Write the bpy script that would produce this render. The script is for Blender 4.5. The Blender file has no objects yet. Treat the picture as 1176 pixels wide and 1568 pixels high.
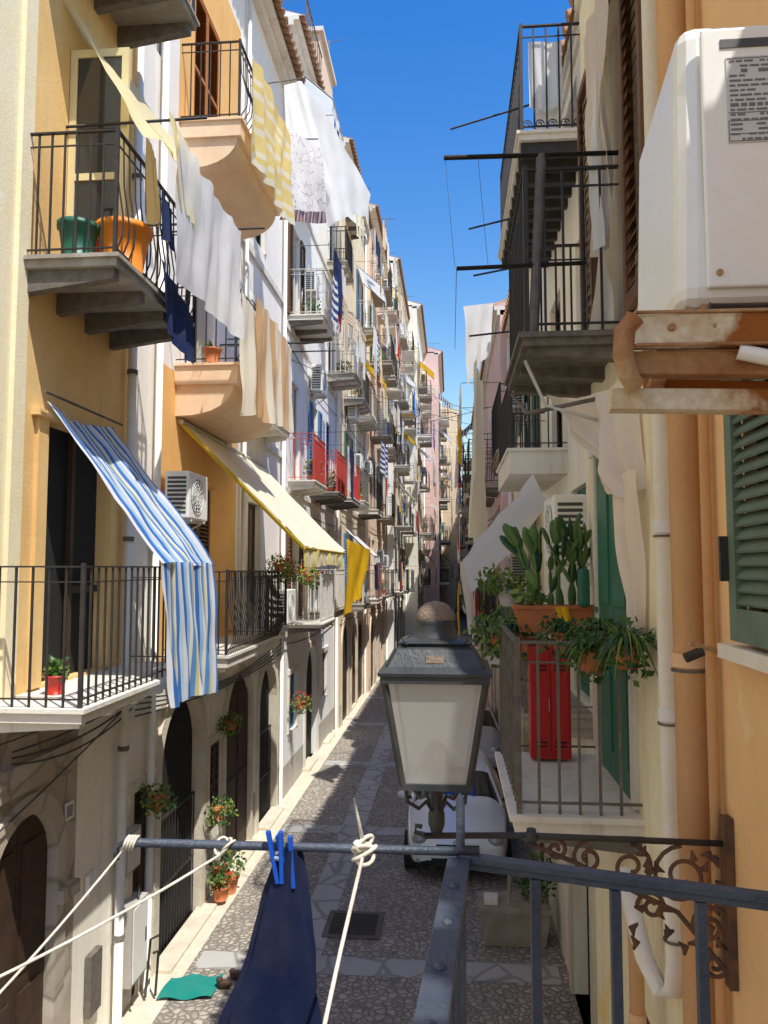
import bpy, bmesh, math, random
from mathutils import Vector, Matrix, noise
R=random.Random(7)
ZO=5.0   # everything below is written relative to eye height, 5 m above the street
sc=bpy.context.scene

# ------------------------------------------------------------ materials
def _mat(name):
    m=bpy.data.materials.new(name); m.use_nodes=True
    nt=m.node_tree; return m,nt,nt.nodes['Principled BSDF']
def c4(c): return (c[0],c[1],c[2],1)
def noise_n(nt,vec,scale,detail=6,rough=.6):
    n=nt.nodes.new('ShaderNodeTexNoise'); n.inputs['Scale'].default_value=scale
    n.inputs['Detail'].default_value=detail; n.inputs['Roughness'].default_value=rough
    nt.links.new(vec,n.inputs['Vector']); return n.outputs['Fac']
def ramp(nt,fac,a,b,ca=(0,0,0,1),cb=(1,1,1,1)):
    r=nt.nodes.new('ShaderNodeValToRGB'); r.color_ramp.elements[0].position=a; r.color_ramp.elements[1].position=b
    r.color_ramp.elements[0].color=ca; r.color_ramp.elements[1].color=cb
    nt.links.new(fac,r.inputs[0]); return r.outputs[0]
def mixc(nt,fac,a,b,mode='MIX'):
    m=nt.nodes.new('ShaderNodeMixRGB'); m.blend_type=mode
    for i,v in ((0,fac),(1,a),(2,b)):
        if isinstance(v,bpy.types.NodeSocket): nt.links.new(v,m.inputs[i])
        else: m.inputs[i].default_value=v if i==0 else c4(v)
    return m.outputs[0]
def mul(nt,s,k):
    m=nt.nodes.new('ShaderNodeMath'); m.operation='MULTIPLY'; nt.links.new(s,m.inputs[0]); m.inputs[1].default_value=k; return m.outputs[0]
def surf(name,c1,c2=None,scale=1.5,rough=.88,bump=.25,bscale=45,streak=0,metal=0,dirt=(.24,.18,.12),patch=None,pth=.62,spec=.3,grime=.12):
    m,nt,p=_mat(name)
    if c2 is None: c2=tuple(x*.8 for x in c1)
    g=nt.nodes.new('ShaderNodeNewGeometry').outputs['Position']
    f=ramp(nt,noise_n(nt,g,scale),.35,.68)
    col=mixc(nt,f,c1,c2)
    f2=ramp(nt,noise_n(nt,g,scale*9,4),.38,.85)
    col=mixc(nt,mul(nt,f2,grime),col,dirt)
    if streak:
        mp=nt.nodes.new('ShaderNodeMapping'); mp.inputs['Scale'].default_value=(3.2,3.2,.32); nt.links.new(g,mp.inputs[0])
        fs=ramp(nt,noise_n(nt,mp.outputs[0],1.6,7,.65),.53,.80)
        col=mixc(nt,mul(nt,fs,streak),col,dirt)
        fb=ramp(nt,noise_n(nt,g,.55,9,.7),.55,.68)
        col=mixc(nt,mul(nt,fb,streak*.45),col,tuple(x*.68 for x in c1))
    if patch:
        fp=ramp(nt,noise_n(nt,g,1.1,8,.62),pth,pth+.03)
        col=mixc(nt,fp,col,patch)
    nt.links.new(col,p.inputs['Base Color'])
    p.inputs['Roughness'].default_value=rough; p.inputs['Metallic'].default_value=metal
    p.inputs['Specular IOR Level'].default_value=spec
    if bump:
        b=nt.nodes.new('ShaderNodeBump'); b.inputs['Strength'].default_value=bump; b.inputs['Distance'].default_value=.02
        nt.links.new(noise_n(nt,g,bscale,6,.65),b.inputs['Height']); nt.links.new(b.outputs[0],p.inputs['Normal'])
    return m
def fabric(name,cols,n=1,axis='u',trans=.35,pattern=False):
    m,nt,p=_mat(name); p.inputs['Roughness'].default_value=.95; p.inputs['Specular IOR Level'].default_value=.1
    g=nt.nodes.new('ShaderNodeNewGeometry').outputs['Position']
    if len(cols)>1 and not pattern:
        uv=nt.nodes.new('ShaderNodeTexCoord').outputs['UV']; sx=nt.nodes.new('ShaderNodeSeparateXYZ'); nt.links.new(uv,sx.inputs[0])
        fr=nt.nodes.new('ShaderNodeMath'); fr.operation='FRACT'; nt.links.new(mul(nt,sx.outputs[0 if axis=='u' else 1],n),fr.inputs[0])
        r=nt.nodes.new('ShaderNodeValToRGB'); cr=r.color_ramp; cr.interpolation='CONSTANT'
        cr.elements[0].color=c4(cols[0][1]); cr.elements[0].position=0; cr.elements[1].position=cols[1][0]; cr.elements[1].color=c4(cols[1][1])
        for q,c in cols[2:]:
            e=cr.elements.new(q); e.color=c4(c)
        nt.links.new(fr.outputs[0],r.inputs[0]); col=r.outputs[0]
    elif pattern:
        v=nt.nodes.new('ShaderNodeTexVoronoi'); v.inputs['Scale'].default_value=9; v.feature='DISTANCE_TO_EDGE'; nt.links.new(g,v.inputs['Vector'])
        f=ramp(nt,v.outputs['Distance'],.02,.05)
        f2=ramp(nt,noise_n(nt,g,9,2),.5,.53)
        col=mixc(nt,mul(nt,f2,.7),cols[0][1],mixc(nt,f,cols[1][1],cols[0][1]))
    else:
        col=mixc(nt,1.0,cols[0][1],cols[0][1])
    col=mixc(nt,mul(nt,ramp(nt,noise_n(nt,g,5),.4,.7),.05),col,(.45,.42,.38))
    nt.links.new(col,p.inputs['Base Color'])
    t=nt.nodes.new('ShaderNodeBsdfTranslucent'); nt.links.new(col,t.inputs[0])
    mx=nt.nodes.new('ShaderNodeMixShader'); mx.inputs[0].default_value=trans
    nt.links.new(p.outputs[0],mx.inputs[1]); nt.links.new(t.outputs[0],mx.inputs[2])
    nt.links.new(mx.outputs[0],nt.nodes['Material Output'].inputs[0])
    mp=nt.nodes.new('ShaderNodeMapping'); mp.inputs['Scale'].default_value=(1,1,.45); nt.links.new(g,mp.inputs[0])
    b=nt.nodes.new('ShaderNodeBump'); b.inputs['Strength'].default_value=.28; b.inputs['Distance'].default_value=.03
    nt.links.new(noise_n(nt,mp.outputs[0],7,4,.5),b.inputs['Height']); nt.links.new(b.outputs[0],p.inputs['Normal'])
    return m
def plain(name,c,rough=.5,metal=0,spec=.5,trans=0,coat=0):
    m,nt,p=_mat(name); p.inputs['Base Color'].default_value=c4(c); p.inputs['Roughness'].default_value=rough
    p.inputs['Metallic'].default_value=metal; p.inputs['Specular IOR Level'].default_value=spec; p.inputs['Coat Weight'].default_value=coat
    if trans:
        t=nt.nodes.new('ShaderNodeBsdfTranslucent'); t.inputs[0].default_value=c4(c)
        mx=nt.nodes.new('ShaderNodeMixShader'); mx.inputs[0].default_value=trans
        nt.links.new(p.outputs[0],mx.inputs[1]); nt.links.new(t.outputs[0],mx.inputs[2]); nt.links.new(mx.outputs[0],nt.nodes['Material Output'].inputs[0])
    return m
M={}
M['ochre']=surf('ochre_plaster',(.90,.62,.27),(.82,.52,.20),streak=.20)
M['yellow']=surf('pale_yellow_plaster',(.96,.86,.60),(.93,.80,.50),streak=.12,patch=(.94,.89,.72),pth=.66)
M['cream']=surf('cream_plaster',(.96,.92,.81),(.93,.86,.70),streak=.30,patch=(.86,.77,.60),pth=.64)
M['pinkcream']=surf('pink_cream_plaster',(.96,.91,.84),(.94,.86,.76),streak=.22,patch=(.90,.80,.68),pth=.66)
M['orange']=surf('orange_plaster',(.92,.54,.20),(.86,.45,.14),streak=.2)
M['peach']=surf('peach_plaster',(.95,.62,.33),(.92,.56,.27),scale=.9,streak=.14,patch=(.95,.68,.42),pth=.6)
M['white']=surf('white_plaster',(.96,.95,.92),(.93,.90,.84),streak=.30,patch=(.80,.72,.60),pth=.66)
M['tan']=surf('tan_plaster',(.88,.75,.54),(.80,.65,.45),streak=.35,patch=(.58,.50,.39))
M['pink']=surf('pink_plaster',(.80,.54,.50),(.72,.53,.49),streak=.3,patch=(.74,.66,.60),pth=.55)
M['terraw']=surf('salmon_plaster',(.92,.70,.52),(.88,.63,.45),streak=.3)
M['grey']=surf('grey_render',(.54,.51,.46),(.44,.41,.36),streak=.35)
M['rcream']=surf('weathered_cream_plaster',(.95,.88,.68),(.90,.77,.50),streak=.35,patch=(.88,.68,.28),pth=.58)
M['stonel']=surf('pale_stone',(.78,.71,.57),(.64,.56,.44),scale=3,bump=.5,bscale=22,streak=.2)
M['slab']=surf('balcony_concrete',(.46,.43,.37),(.30,.27,.23),scale=3,streak=.5,bump=.4,grime=.25)
M['slabp']=surf('balcony_peach',(.94,.70,.48),(.88,.60,.39),streak=.2)
M['slabw']=surf('balcony_white',(.86,.82,.74),(.74,.68,.58),streak=.45)
M['iron']=surf('black_iron',(.025,.025,.027),(.05,.042,.035),scale=8,rough=.55,bump=.2,bscale=90,spec=.4,dirt=(.09,.05,.03))
M['ironblue']=surf('blue_grey_painted_iron',(.035,.055,.09),(.065,.09,.125),scale=9,rough=.36,bump=.35,bscale=70,spec=.6,dirt=(.22,.11,.05),grime=.2)
M['irongrey']=surf('grey_weathered_iron',(.20,.18,.15),(.12,.10,.085),scale=12,rough=.7,bump=.5,bscale=60)
M['ironwhite']=surf('white_rail',(.72,.70,.66),(.6,.57,.52),scale=9,rough=.5)
M['ironred']=surf('red_rail',(.55,.07,.05),(.45,.06,.05),scale=5,rough=.5)
M['rust']=surf('rusty_white_steel',(.84,.77,.62),(.66,.52,.32),scale=6,rough=.8,bump=.5,bscale=35,patch=(.34,.11,.02),pth=.465,grime=.55,dirt=(.42,.17,.04))
M['rust2']=surf('rusted_steel',(.34,.12,.04),(.60,.40,.22),scale=9,rough=.85,bump=.6,bscale=40)
M['rustd']=surf('dark_rusty_iron',(.09,.06,.05),(.22,.10,.05),scale=14,rough=.85,bump=.6,bscale=60)
M['wood']=surf('dark_wood',(.07,.038,.022),(.045,.025,.015),scale=4,rough=.6)
M['woodo']=surf('orange_wood',(.50,.20,.05),(.38,.14,.04),scale=4,rough=.6)
M['woodg']=surf('grey_old_wood',(.40,.34,.27),(.27,.23,.17),scale=6,rough=.9,bump=.5)
M['green']=surf('green_shutter',(.03,.15,.10),(.05,.18,.13),scale=5,rough=.5,dirt=(.12,.12,.09))
M['greengrey']=surf('grey_green_shutter',(.16,.23,.18),(.12,.18,.14),scale=7,rough=.6,dirt=(.25,.22,.15),grime=.25)
M['brown']=surf('brown_shutter',(.17,.08,.04),(.12,.06,.03),scale=5,rough=.6)
M['bluedoor']=surf('blue_shutter',(.10,.26,.50),(.08,.22,.42),scale=5,rough=.6)
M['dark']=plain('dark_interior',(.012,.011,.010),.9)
M['glass']=plain('window_glass',(.03,.035,.04),.06,spec=.8)
M['framey']=surf('cream_frame',(.84,.72,.40),(.78,.64,.34),scale=5,rough=.5)
M['framew']=surf('white_frame',(.8,.78,.73),(.7,.67,.6),scale=5,rough=.5)
M['curtain']=fabric('net_curtain',[(0,(.7,.64,.52))])
M['pipew']=surf('white_pipe',(.93,.89,.82),(.87,.80,.68),scale=3,rough=.4,bump=.08,streak=.12)
M['pipeo']=surf('peach_pipe',(.92,.56,.30),(.88,.50,.24),scale=3,rough=.45,bump=.1,streak=.12)
M['acw']=surf('air_conditioner_casing',(.92,.91,.87),(.89,.87,.81),scale=3,rough=.30,bump=.04,spec=.5,dirt=(.6,.45,.28),streak=.12)
M['acd']=plain('fan_grille',(.07,.07,.07),.5)
M['label']=plain('label_grey',(.62,.61,.59),.5)
M['ink']=plain('label_ink',(.16,.16,.17),.6)
M['tile']=surf('roof_tile',(.48,.27,.15),(.34,.20,.12),scale=6,bump=.8,bscale=25)
M['terra']=surf('terracotta',(.58,.19,.07),(.48,.15,.06),scale=6,rough=.75)
M['potg']=plain('green_plastic',(.02,.13,.08),.45)
M['poto']=surf('orange_plastic',(.85,.27,.02),(.78,.23,.02),rough=.45,bump=.05)
M['potr']=plain('red_plastic',(.5,.03,.02),.4)
M['leaf']=plain('leaf_green',(.08,.18,.03),.5,trans=.3)
M['leafd']=plain('leaf_dark',(.035,.095,.03),.45,trans=.2)
M['leafy']=plain('leaf_yellow_green',(.22,.29,.05),.55,trans=.35)
M['cactus']=surf('cactus_skin',(.07,.15,.04),(.12,.20,.05),scale=8,rough=.55,dirt=(.25,.22,.08),bump=.3)
M['petal']=plain('red_petal',(.65,.02,.02),.6,trans=.2)
M['petalo']=plain('orange_petal',(.85,.25,.03),.6,trans=.2)
M['sheetw']=fabric('white_sheet',[(0,(.95,.94,.92))],trans=.42)
M['sheetc']=fabric('cream_sheet',[(0,(.94,.88,.71))],trans=.4)
M['sheety']=fabric('yellow_sheet',[(0,(.93,.75,.30)),(.45,(.94,.88,.66)),(.62,(.93,.73,.26)),(.8,(.93,.87,.66))],3,'v')
M['shadey']=fabric('yellow_canvas',[(0,(.94,.83,.50))],trans=.45)
M['awn']=fabric('awning_canvas',[(0,(.93,.87,.68))],trans=.3)
M['valance']=fabric('awning_valance',[(0,(.92,.78,.25)),(.5,(.9,.85,.7))],14)
M['stripeb']=fabric('blue_striped_shade',[(0,(.86,.88,.92)),(.14,(.06,.20,.58)),(.27,(.40,.62,.88)),(.38,(.90,.90,.86)),(.48,(.15,.36,.74)),(.60,(.74,.68,.28)),(.67,(.90,.9,.9)),(.76,(.08,.24,.62)),(.88,(.60,.76,.92))],3.2,trans=.3)
M['tanstripe']=fabric('tan_striped_sheet',[(0,(.72,.46,.24)),(.3,(.90,.76,.58)),(.5,(.76,.52,.30)),(.75,(.92,.84,.68))],3)
M['bwstripe']=fabric('navy_striped_towel',[(0,(.05,.08,.25)),(.5,(.88,.88,.88))],6,'v')
M['pattern']=fabric('patterned_sheet',[(0,(.92,.89,.88)),(.5,(.22,.22,.36))],pattern=True)
M['hem']=fabric('patchwork_hem',[(0,(.25,.12,.12)),(.2,(.6,.55,.5)),(.4,(.08,.12,.3)),(.6,(.65,.3,.15)),(.8,(.2,.25,.45))],6)
M['navy']=fabric('navy_cloth',[(0,(.010,.016,.050))],trans=.02)
M['navy2']=fabric('dark_blue_cloth',[(0,(.02,.035,.10))],trans=.1)
M['bluec']=fabric('blue_cloth',[(0,(.08,.26,.68))])
M['redc']=fabric('red_cloth',[(0,(.62,.06,.05))])
M['pinkc']=fabric('pale_pink_cloth',[(0,(.94,.83,.74))],trans=.4)
M['gold']=fabric('bright_yellow_cloth',[(0,(.92,.55,.02))])
M['brownc']=fabric('brown_towel',[(0,(.40,.28,.11))])
M['turq']=fabric('turquoise_mat',[(0,(.015,.24,.20))],trans=0)
M['goldpole']=plain('yellow_pole',(.85,.55,.03),.5)
M['rope']=surf('rope',(.80,.75,.64),(.62,.56,.46),scale=60,rough=.95)
M['peg']=plain('blue_peg_plastic',(.01,.11,.62),.35,trans=.2)
M['wire']=plain('wire',(.06,.06,.06),.6)
M['lampi']=surf('lamp_painted_metal',(.028,.034,.038),(.055,.06,.06),scale=10,rough=.45,bump=.2,bscale=60,dirt=(.18,.15,.12),spec=.5,grime=.15)
M['lampd']=surf('lamp_dome',(.36,.27,.20),(.24,.18,.14),scale=20,rough=.8,bump=.8,bscale=90)
M['carw']=plain('white_car_paint',(.86,.87,.88),.18,spec=.6,coat=.8)
M['carg']=plain('silver_car_paint',(.6,.61,.62),.3,metal=.2,coat=.5)
M['tyre']=plain('tyre',(.02,.02,.02),.85)
M['chrome']=plain('chrome',(.6,.6,.6),.2,metal=1)
M['headl']=plain('headlamp',(.35,.37,.4),.08,spec=.9,coat=1)
M['plate']=plain('number_plate',(.75,.75,.72),.5)
M['tag']=plain('house_number_plaque',(.8,.78,.72),.4)
M['red']=surf('red_paint',(.60,.02,.02),(.50,.02,.02),rough=.45,bump=.05)
m,nt,p=_mat('frosted_lamp_glass'); p.inputs['Base Color'].default_value=(.84,.83,.80,1); p.inputs['Roughness'].default_value=.25
tr=nt.nodes.new('ShaderNodeBsdfTranslucent'); tr.inputs[0].default_value=(.95,.94,.92,1)
tp=nt.nodes.new('ShaderNodeBsdfTransparent'); a1=nt.nodes.new('ShaderNodeMixShader'); a1.inputs[0].default_value=.5
a2=nt.nodes.new('ShaderNodeMixShader'); a2.inputs[0].default_value=.30
nt.links.new(p.outputs[0],a1.inputs[1]); nt.links.new(tr.outputs[0],a1.inputs[2]); nt.links.new(a1.outputs[0],a2.inputs[1]); nt.links.new(tp.outputs[0],a2.inputs[2])
nt.links.new(a2.outputs[0],nt.nodes['Material Output'].inputs[0]); M['lglass']=m
def cobble(name,ca,cb,joint,scale,bs=1.0,wb=.12,jw=.14,blot=.4):
    m,nt,p=_mat(name); g=nt.nodes.new('ShaderNodeNewGeometry').outputs['Position']
    wob=nt.nodes.new('ShaderNodeTexNoise'); wob.inputs['Scale'].default_value=3; nt.links.new(g,wob.inputs['Vector'])
    add=nt.nodes.new('ShaderNodeVectorMath'); add.operation='MULTIPLY_ADD'; nt.links.new(wob.outputs['Color'],add.inputs[0]); add.inputs[1].default_value=(wb,wb,0); nt.links.new(g,add.inputs[2])
    v=nt.nodes.new('ShaderNodeTexVoronoi'); v.inputs['Scale'].default_value=scale; nt.links.new(add.outputs[0],v.inputs['Vector'])
    e=nt.nodes.new('ShaderNodeTexVoronoi'); e.feature='DISTANCE_TO_EDGE'; e.inputs['Scale'].default_value=scale; nt.links.new(add.outputs[0],e.inputs['Vector'])
    bw=nt.nodes.new('ShaderNodeRGBToBW'); nt.links.new(v.outputs['Color'],bw.inputs[0])
    col=mixc(nt,bw.outputs[0],ca,cb)
    fe=ramp(nt,e.outputs['Distance'],.02,jw)
    col=mixc(nt,fe,joint,col)
    col=mixc(nt,mul(nt,ramp(nt,noise_n(nt,g,.8,9,.65),.45,.68),blot),col,tuple(x*.6 for x in ca))
    col=mixc(nt,mul(nt,ramp(nt,noise_n(nt,g,2.3,6,.65),.5,.8),blot*.6),col,tuple(x*1.1 for x in cb))
    nt.links.new(col,p.inputs['Base Color']); p.inputs['Roughness'].default_value=.7
    b=nt.nodes.new('ShaderNodeBump'); b.inputs['Strength'].default_value=bs; b.inputs['Distance'].default_value=.03
    nt.links.new(ramp(nt,e.outputs['Distance'],0,.3),b.inputs['Height']); nt.links.new(b.outputs[0],p.inputs['Normal'])
    return m
M['cobble']=cobble('street_cobbles',(.32,.28,.235),(.60,.52,.43),(.21,.185,.155),11,.7,.06,.16,.35)
M['band']=cobble('stone_slab_band',(.46,.445,.42),(.54,.51,.47),(.30,.28,.25),1.8,.25,.1,.06,.25)
M['stone']=cobble('aged_stone_wall',(.42,.36,.28),(.56,.49,.39),(.32,.28,.22),2.0,.4,.1,.06,.5)
M['ground']=surf('dusty_ground',(.30,.27,.22),(.24,.21,.17),scale=.4)

# ------------------------------------------------------------ mesh builder
class MB:
    def __init__(s): s.v=[];s.f=[];s.m=[];s.uv=[];s.sm=[];s.mats=[]
    def mi(s,mat):
        if isinstance(mat,str): mat=M[mat]
        if mat not in s.mats: s.mats.append(mat)
        return s.mats.index(mat)
    def face(s,pts,mat,sm=False,uv=None):
        i=len(s.v); s.v+= [tuple(p) for p in pts]; s.f.append(tuple(range(i,i+len(pts)))); s.m.append(s.mi(mat)); s.sm.append(sm); s.uv.append(uv)
    def hexa(s,P,mat):
        i=len(s.v); s.v+=[tuple(p) for p in P]; k=s.mi(mat)
        for f in ((0,3,2,1),(4,5,6,7),(0,1,5,4),(1,2,6,5),(2,3,7,6),(3,0,4,7)):
            s.f.append(tuple(i+j for j in f)); s.m.append(k); s.sm.append(False); s.uv.append(None)
    def box(s,x0,x1,y0,y1,z0,z1,mat): s.hexa([(x0,y0,z0),(x1,y0,z0),(x1,y1,z0),(x0,y1,z0),(x0,y0,z1),(x1,y0,z1),(x1,y1,z1),(x0,y1,z1)],mat)
    def beam(s,p0,p1,w,h,mat,up=(0,0,1)):
        p0=Vector(p0);p1=Vector(p1);d=(p1-p0).normalized();u=Vector(up)
        if abs(d.dot(u))>.98: u=Vector((0,1,0))
        sd=d.cross(u).normalized()*w/2; uu=sd.cross(d).normalized()*h/2
        s.hexa([p0-sd-uu,p0+sd-uu,p1+sd-uu,p1-sd-uu,p0-sd+uu,p0+sd+uu,p1+sd+uu,p1-sd+uu],mat)
    def tube(s,pts,r,mat,n=8,cap=True):
        pts=[Vector(p) for p in pts]; k=s.mi(mat); rings=[]; N=len(pts); pu=None
        for a in range(N):
            if a==0: d=pts[1]-pts[0]
            elif a==N-1: d=pts[-1]-pts[-2]
            else: d=pts[a+1]-pts[a-1]
            d.normalize()
            u=pu if pu is not None else (Vector((0,0,1)) if abs(d.z)<.9 else Vector((1,0,0)))
            sd=d.cross(u).normalized(); u=sd.cross(d).normalized(); pu=u
            rr=r[a] if isinstance(r,(list,tuple)) else r
            i=len(s.v)
            for j in range(n):
                t=2*math.pi*(j+.5)/n; s.v.append(tuple(pts[a]+sd*math.cos(t)*rr+u*math.sin(t)*rr))
            rings.append(i)
        for a in range(N-1):
            for j in range(n):
                s.f.append((rings[a]+j,rings[a]+(j+1)%n,rings[a+1]+(j+1)%n,rings[a+1]+j)); s.m.append(k); s.sm.append(n>4); s.uv.append(None)
        if cap:
            for q in (rings[0],rings[-1]):
                s.f.append(tuple(range(q,q+n))); s.m.append(k); s.sm.append(False); s.uv.append(None)
    def ball(s,c,r,mat,nu=12,nv=8,sc=(1,1,1),z0=-1,z1=1):
        i=len(s.v);k=s.mi(mat)
        for a in range(nv+1):
            zz=z0+(z1-z0)*a/nv; ph=math.asin(max(-1,min(1,zz)))
            for b in range(nu):
                t=2*math.pi*b/nu; s.v.append((c[0]+r*sc[0]*math.cos(ph)*math.cos(t),c[1]+r*sc[1]*math.cos(ph)*math.sin(t),c[2]+r*sc[2]*zz))
        for a in range(nv):
            for b in range(nu):
                s.f.append((i+a*nu+b,i+a*nu+(b+1)%nu,i+(a+1)*nu+(b+1)%nu,i+(a+1)*nu+b)); s.m.append(k); s.sm.append(True); s.uv.append(None)
    def revolve(s,c,prof,mat,n=16,sq=False):
        i=len(s.v);k=s.mi(mat)
        for (r,z) in prof:
            for b in range(n):
                t=2*math.pi*(b+.5)/n; rr=r*(1/math.cos(math.pi/4) if sq else 1); s.v.append((c[0]+rr*math.cos(t),c[1]+rr*math.sin(t),c[2]+z))
        for a in range(len(prof)-1):
            for b in range(n):
                s.f.append((i+a*n+b,i+a*n+(b+1)%n,i+(a+1)*n+(b+1)%n,i+(a+1)*n+b)); s.m.append(k); s.sm.append(not sq); s.uv.append(None)
        for a in (0,len(prof)-1):
            s.f.append(tuple(i+a*n+b for b in range(n))); s.m.append(k); s.sm.append(False); s.uv.append(None)
    def grid(s,fn,nu,nv,mat):
        i=len(s.v);k=s.mi(mat)
        for a in range(nv+1):
            for b in range(nu+1): s.v.append(tuple(fn(b/nu,a/nv)))
        for a in range(nv):
            for b in range(nu):
                q=i+a*(nu+1)+b
                s.f.append((q,q+1,q+nu+2,q+nu+1)); s.m.append(k); s.sm.append(True)
                s.uv.append([(b/nu,a/nv),((b+1)/nu,a/nv),((b+1)/nu,(a+1)/nv),(b/nu,(a+1)/nv)])
    def obj(s,name,parent=None,bevel=0):
        if not s.v: return None
        xs=[v[0] for v in s.v];ys=[v[1] for v in s.v];zs=[v[2] for v in s.v]
        c=Vector(((min(xs)+max(xs))/2,(min(ys)+max(ys))/2,min(zs)))
        me=bpy.data.meshes.new(name); me.from_pydata([(v[0]-c.x,v[1]-c.y,v[2]-c.z) for v in s.v],[],s.f)
        for mt in s.mats: me.materials.append(mt)
        me.polygons.foreach_set('material_index',s.m); me.polygons.foreach_set('use_smooth',s.sm)
        if any(u is not None for u in s.uv):
            ul=me.uv_layers.new(name='UVMap')
            for p,u in zip(me.polygons,s.uv):
                if u:
                    for li,q in zip(p.loop_indices,u): ul.data[li].uv=q
        me.update()
        o=bpy.data.objects.new(name,me); sc.collection.objects.link(o)
        o.location=c+Vector((0,0,ZO))
        if parent: o.parent=parent; o.location=o.location-parent.location
        if bevel:
            b=o.modifiers.new('bevel','BEVEL'); b.width=bevel; b.segments=3; b.limit_method='ANGLE'; b.angle_limit=math.radians(50)
        return o
def empty(name,loc):
    o=bpy.data.objects.new(name,None); sc.collection.objects.link(o); o.location=(loc[0],loc[1],loc[2]+ZO); return o

# ------------------------------------------------------------ facade parts
def content(mb,X,d,o):
    y0,y1,z0,z1=o['y0'],o['y1'],o['z0'],o['z1']; k=o.get('k','glass'); dep=o.get('dep',.16); xb=X+d*dep; near=o.get('near',False)
    cm=o.get('cm','brown'); ym=(y0+y1)/2
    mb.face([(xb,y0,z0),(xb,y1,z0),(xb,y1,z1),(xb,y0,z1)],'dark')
    xf=xb-d*.05
    def bx(a,b,c,e,m,t=.04,off=0):
        xa=xf-d*off; xs=sorted((xa,xa-d*t)); mb.box(xs[0],xs[1],a,b,c,e,m)
    if k=='glass':
        fm=o.get('cm','framew'); w=.06
        for (a,b) in ((y0+.003,ym-.004),(ym+.004,y1-.003)):
            bx(a,a+w,z0,z1-.003,fm); bx(b-w,b,z0,z1-.003,fm); bx(a+w,b-w,z1-w,z1-.003,fm); bx(a+w,b-w,z0,z0+.12,fm); bx(a+w,b-w,z0+(z1-z0)*.45,z0+(z1-z0)*.45+.05,fm)
            mb.face([(xf-d*.02,a+w,z0+.12),(xf-d*.02,b-w,z0+.12),(xf-d*.02,b-w,z1-w),(xf-d*.02,a+w,z1-w)],'glass')
    elif k=='shut':
        w=.06
        for (a,b) in ((y0+.003,ym-.004),(ym+.004,y1-.003)):
            bx(a,a+w,z0,z1-.003,cm); bx(b-w,b,z0,z1-.003,cm); bx(a+w,b-w,z1-w,z1-.003,cm); bx(a+w,b-w,z0,z0+.1,cm); bx(a+w,b-w,(z0+z1)/2-.03,(z0+z1)/2+.03,cm)
            st=.06 if near else .11; z=z0+.12
            while z<z1-w-.02:
                if abs(z-(z0+z1)/2)>.05:
                    x0_=xf-d*.005; x1_=xf-d*.045
                    mb.face([(x0_,a+w,z+st*.75),(x0_,b-w,z+st*.75),(x1_,b-w,z),(x1_,a+w,z)],cm)
                z+=st
    elif k=='door':
        for (a,b) in ((y0+.003,ym-.004),(ym+.004,y1-.003)):
            bx(a,b,z0,z1-.003,cm)
            for q in (.08,.52):
                za=z0+(z1-z0)*q; zb=za+(z1-z0)*.38
                bx(a+.07,b-.07,za,zb,cm,.015,.04)
    elif k=='open':
        def fn(u,v):
            return (xf-d*(.02+.03*math.sin(u*19)),y0+(y1-y0)*(.45+.5*u),z1-.05-(z1-z0-.1)*v)
        mb.grid(fn,14,2,'curtain')
        fm=o.get('leafm')
        if fm:
            w=(y1-y0)/2
            for (a,b) in ((y0-w-.02,y0-.02),(y1+.02,y1+w+.02)):
                xs=sorted((X-d*.012,X-d*.05)); mb.box(xs[0],xs[1],a,a+.06,z0,z1,fm); mb.box(xs[0],xs[1],b-.06,b,z0,z1,fm); mb.box(xs[0],xs[1],a+.06,b-.06,z0,z0+.1,fm); mb.box(xs[0],xs[1],a+.06,b-.06,z1-.07,z1,fm)
                z=z0+.12
                while z<z1-.1:
                    mb.face([(X-d*.014,a+.06,z+.07),(X-d*.014,b-.06,z+.07),(X-d*.045,b-.06,z),(X-d*.045,a+.06,z)],fm); z+=.09
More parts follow.
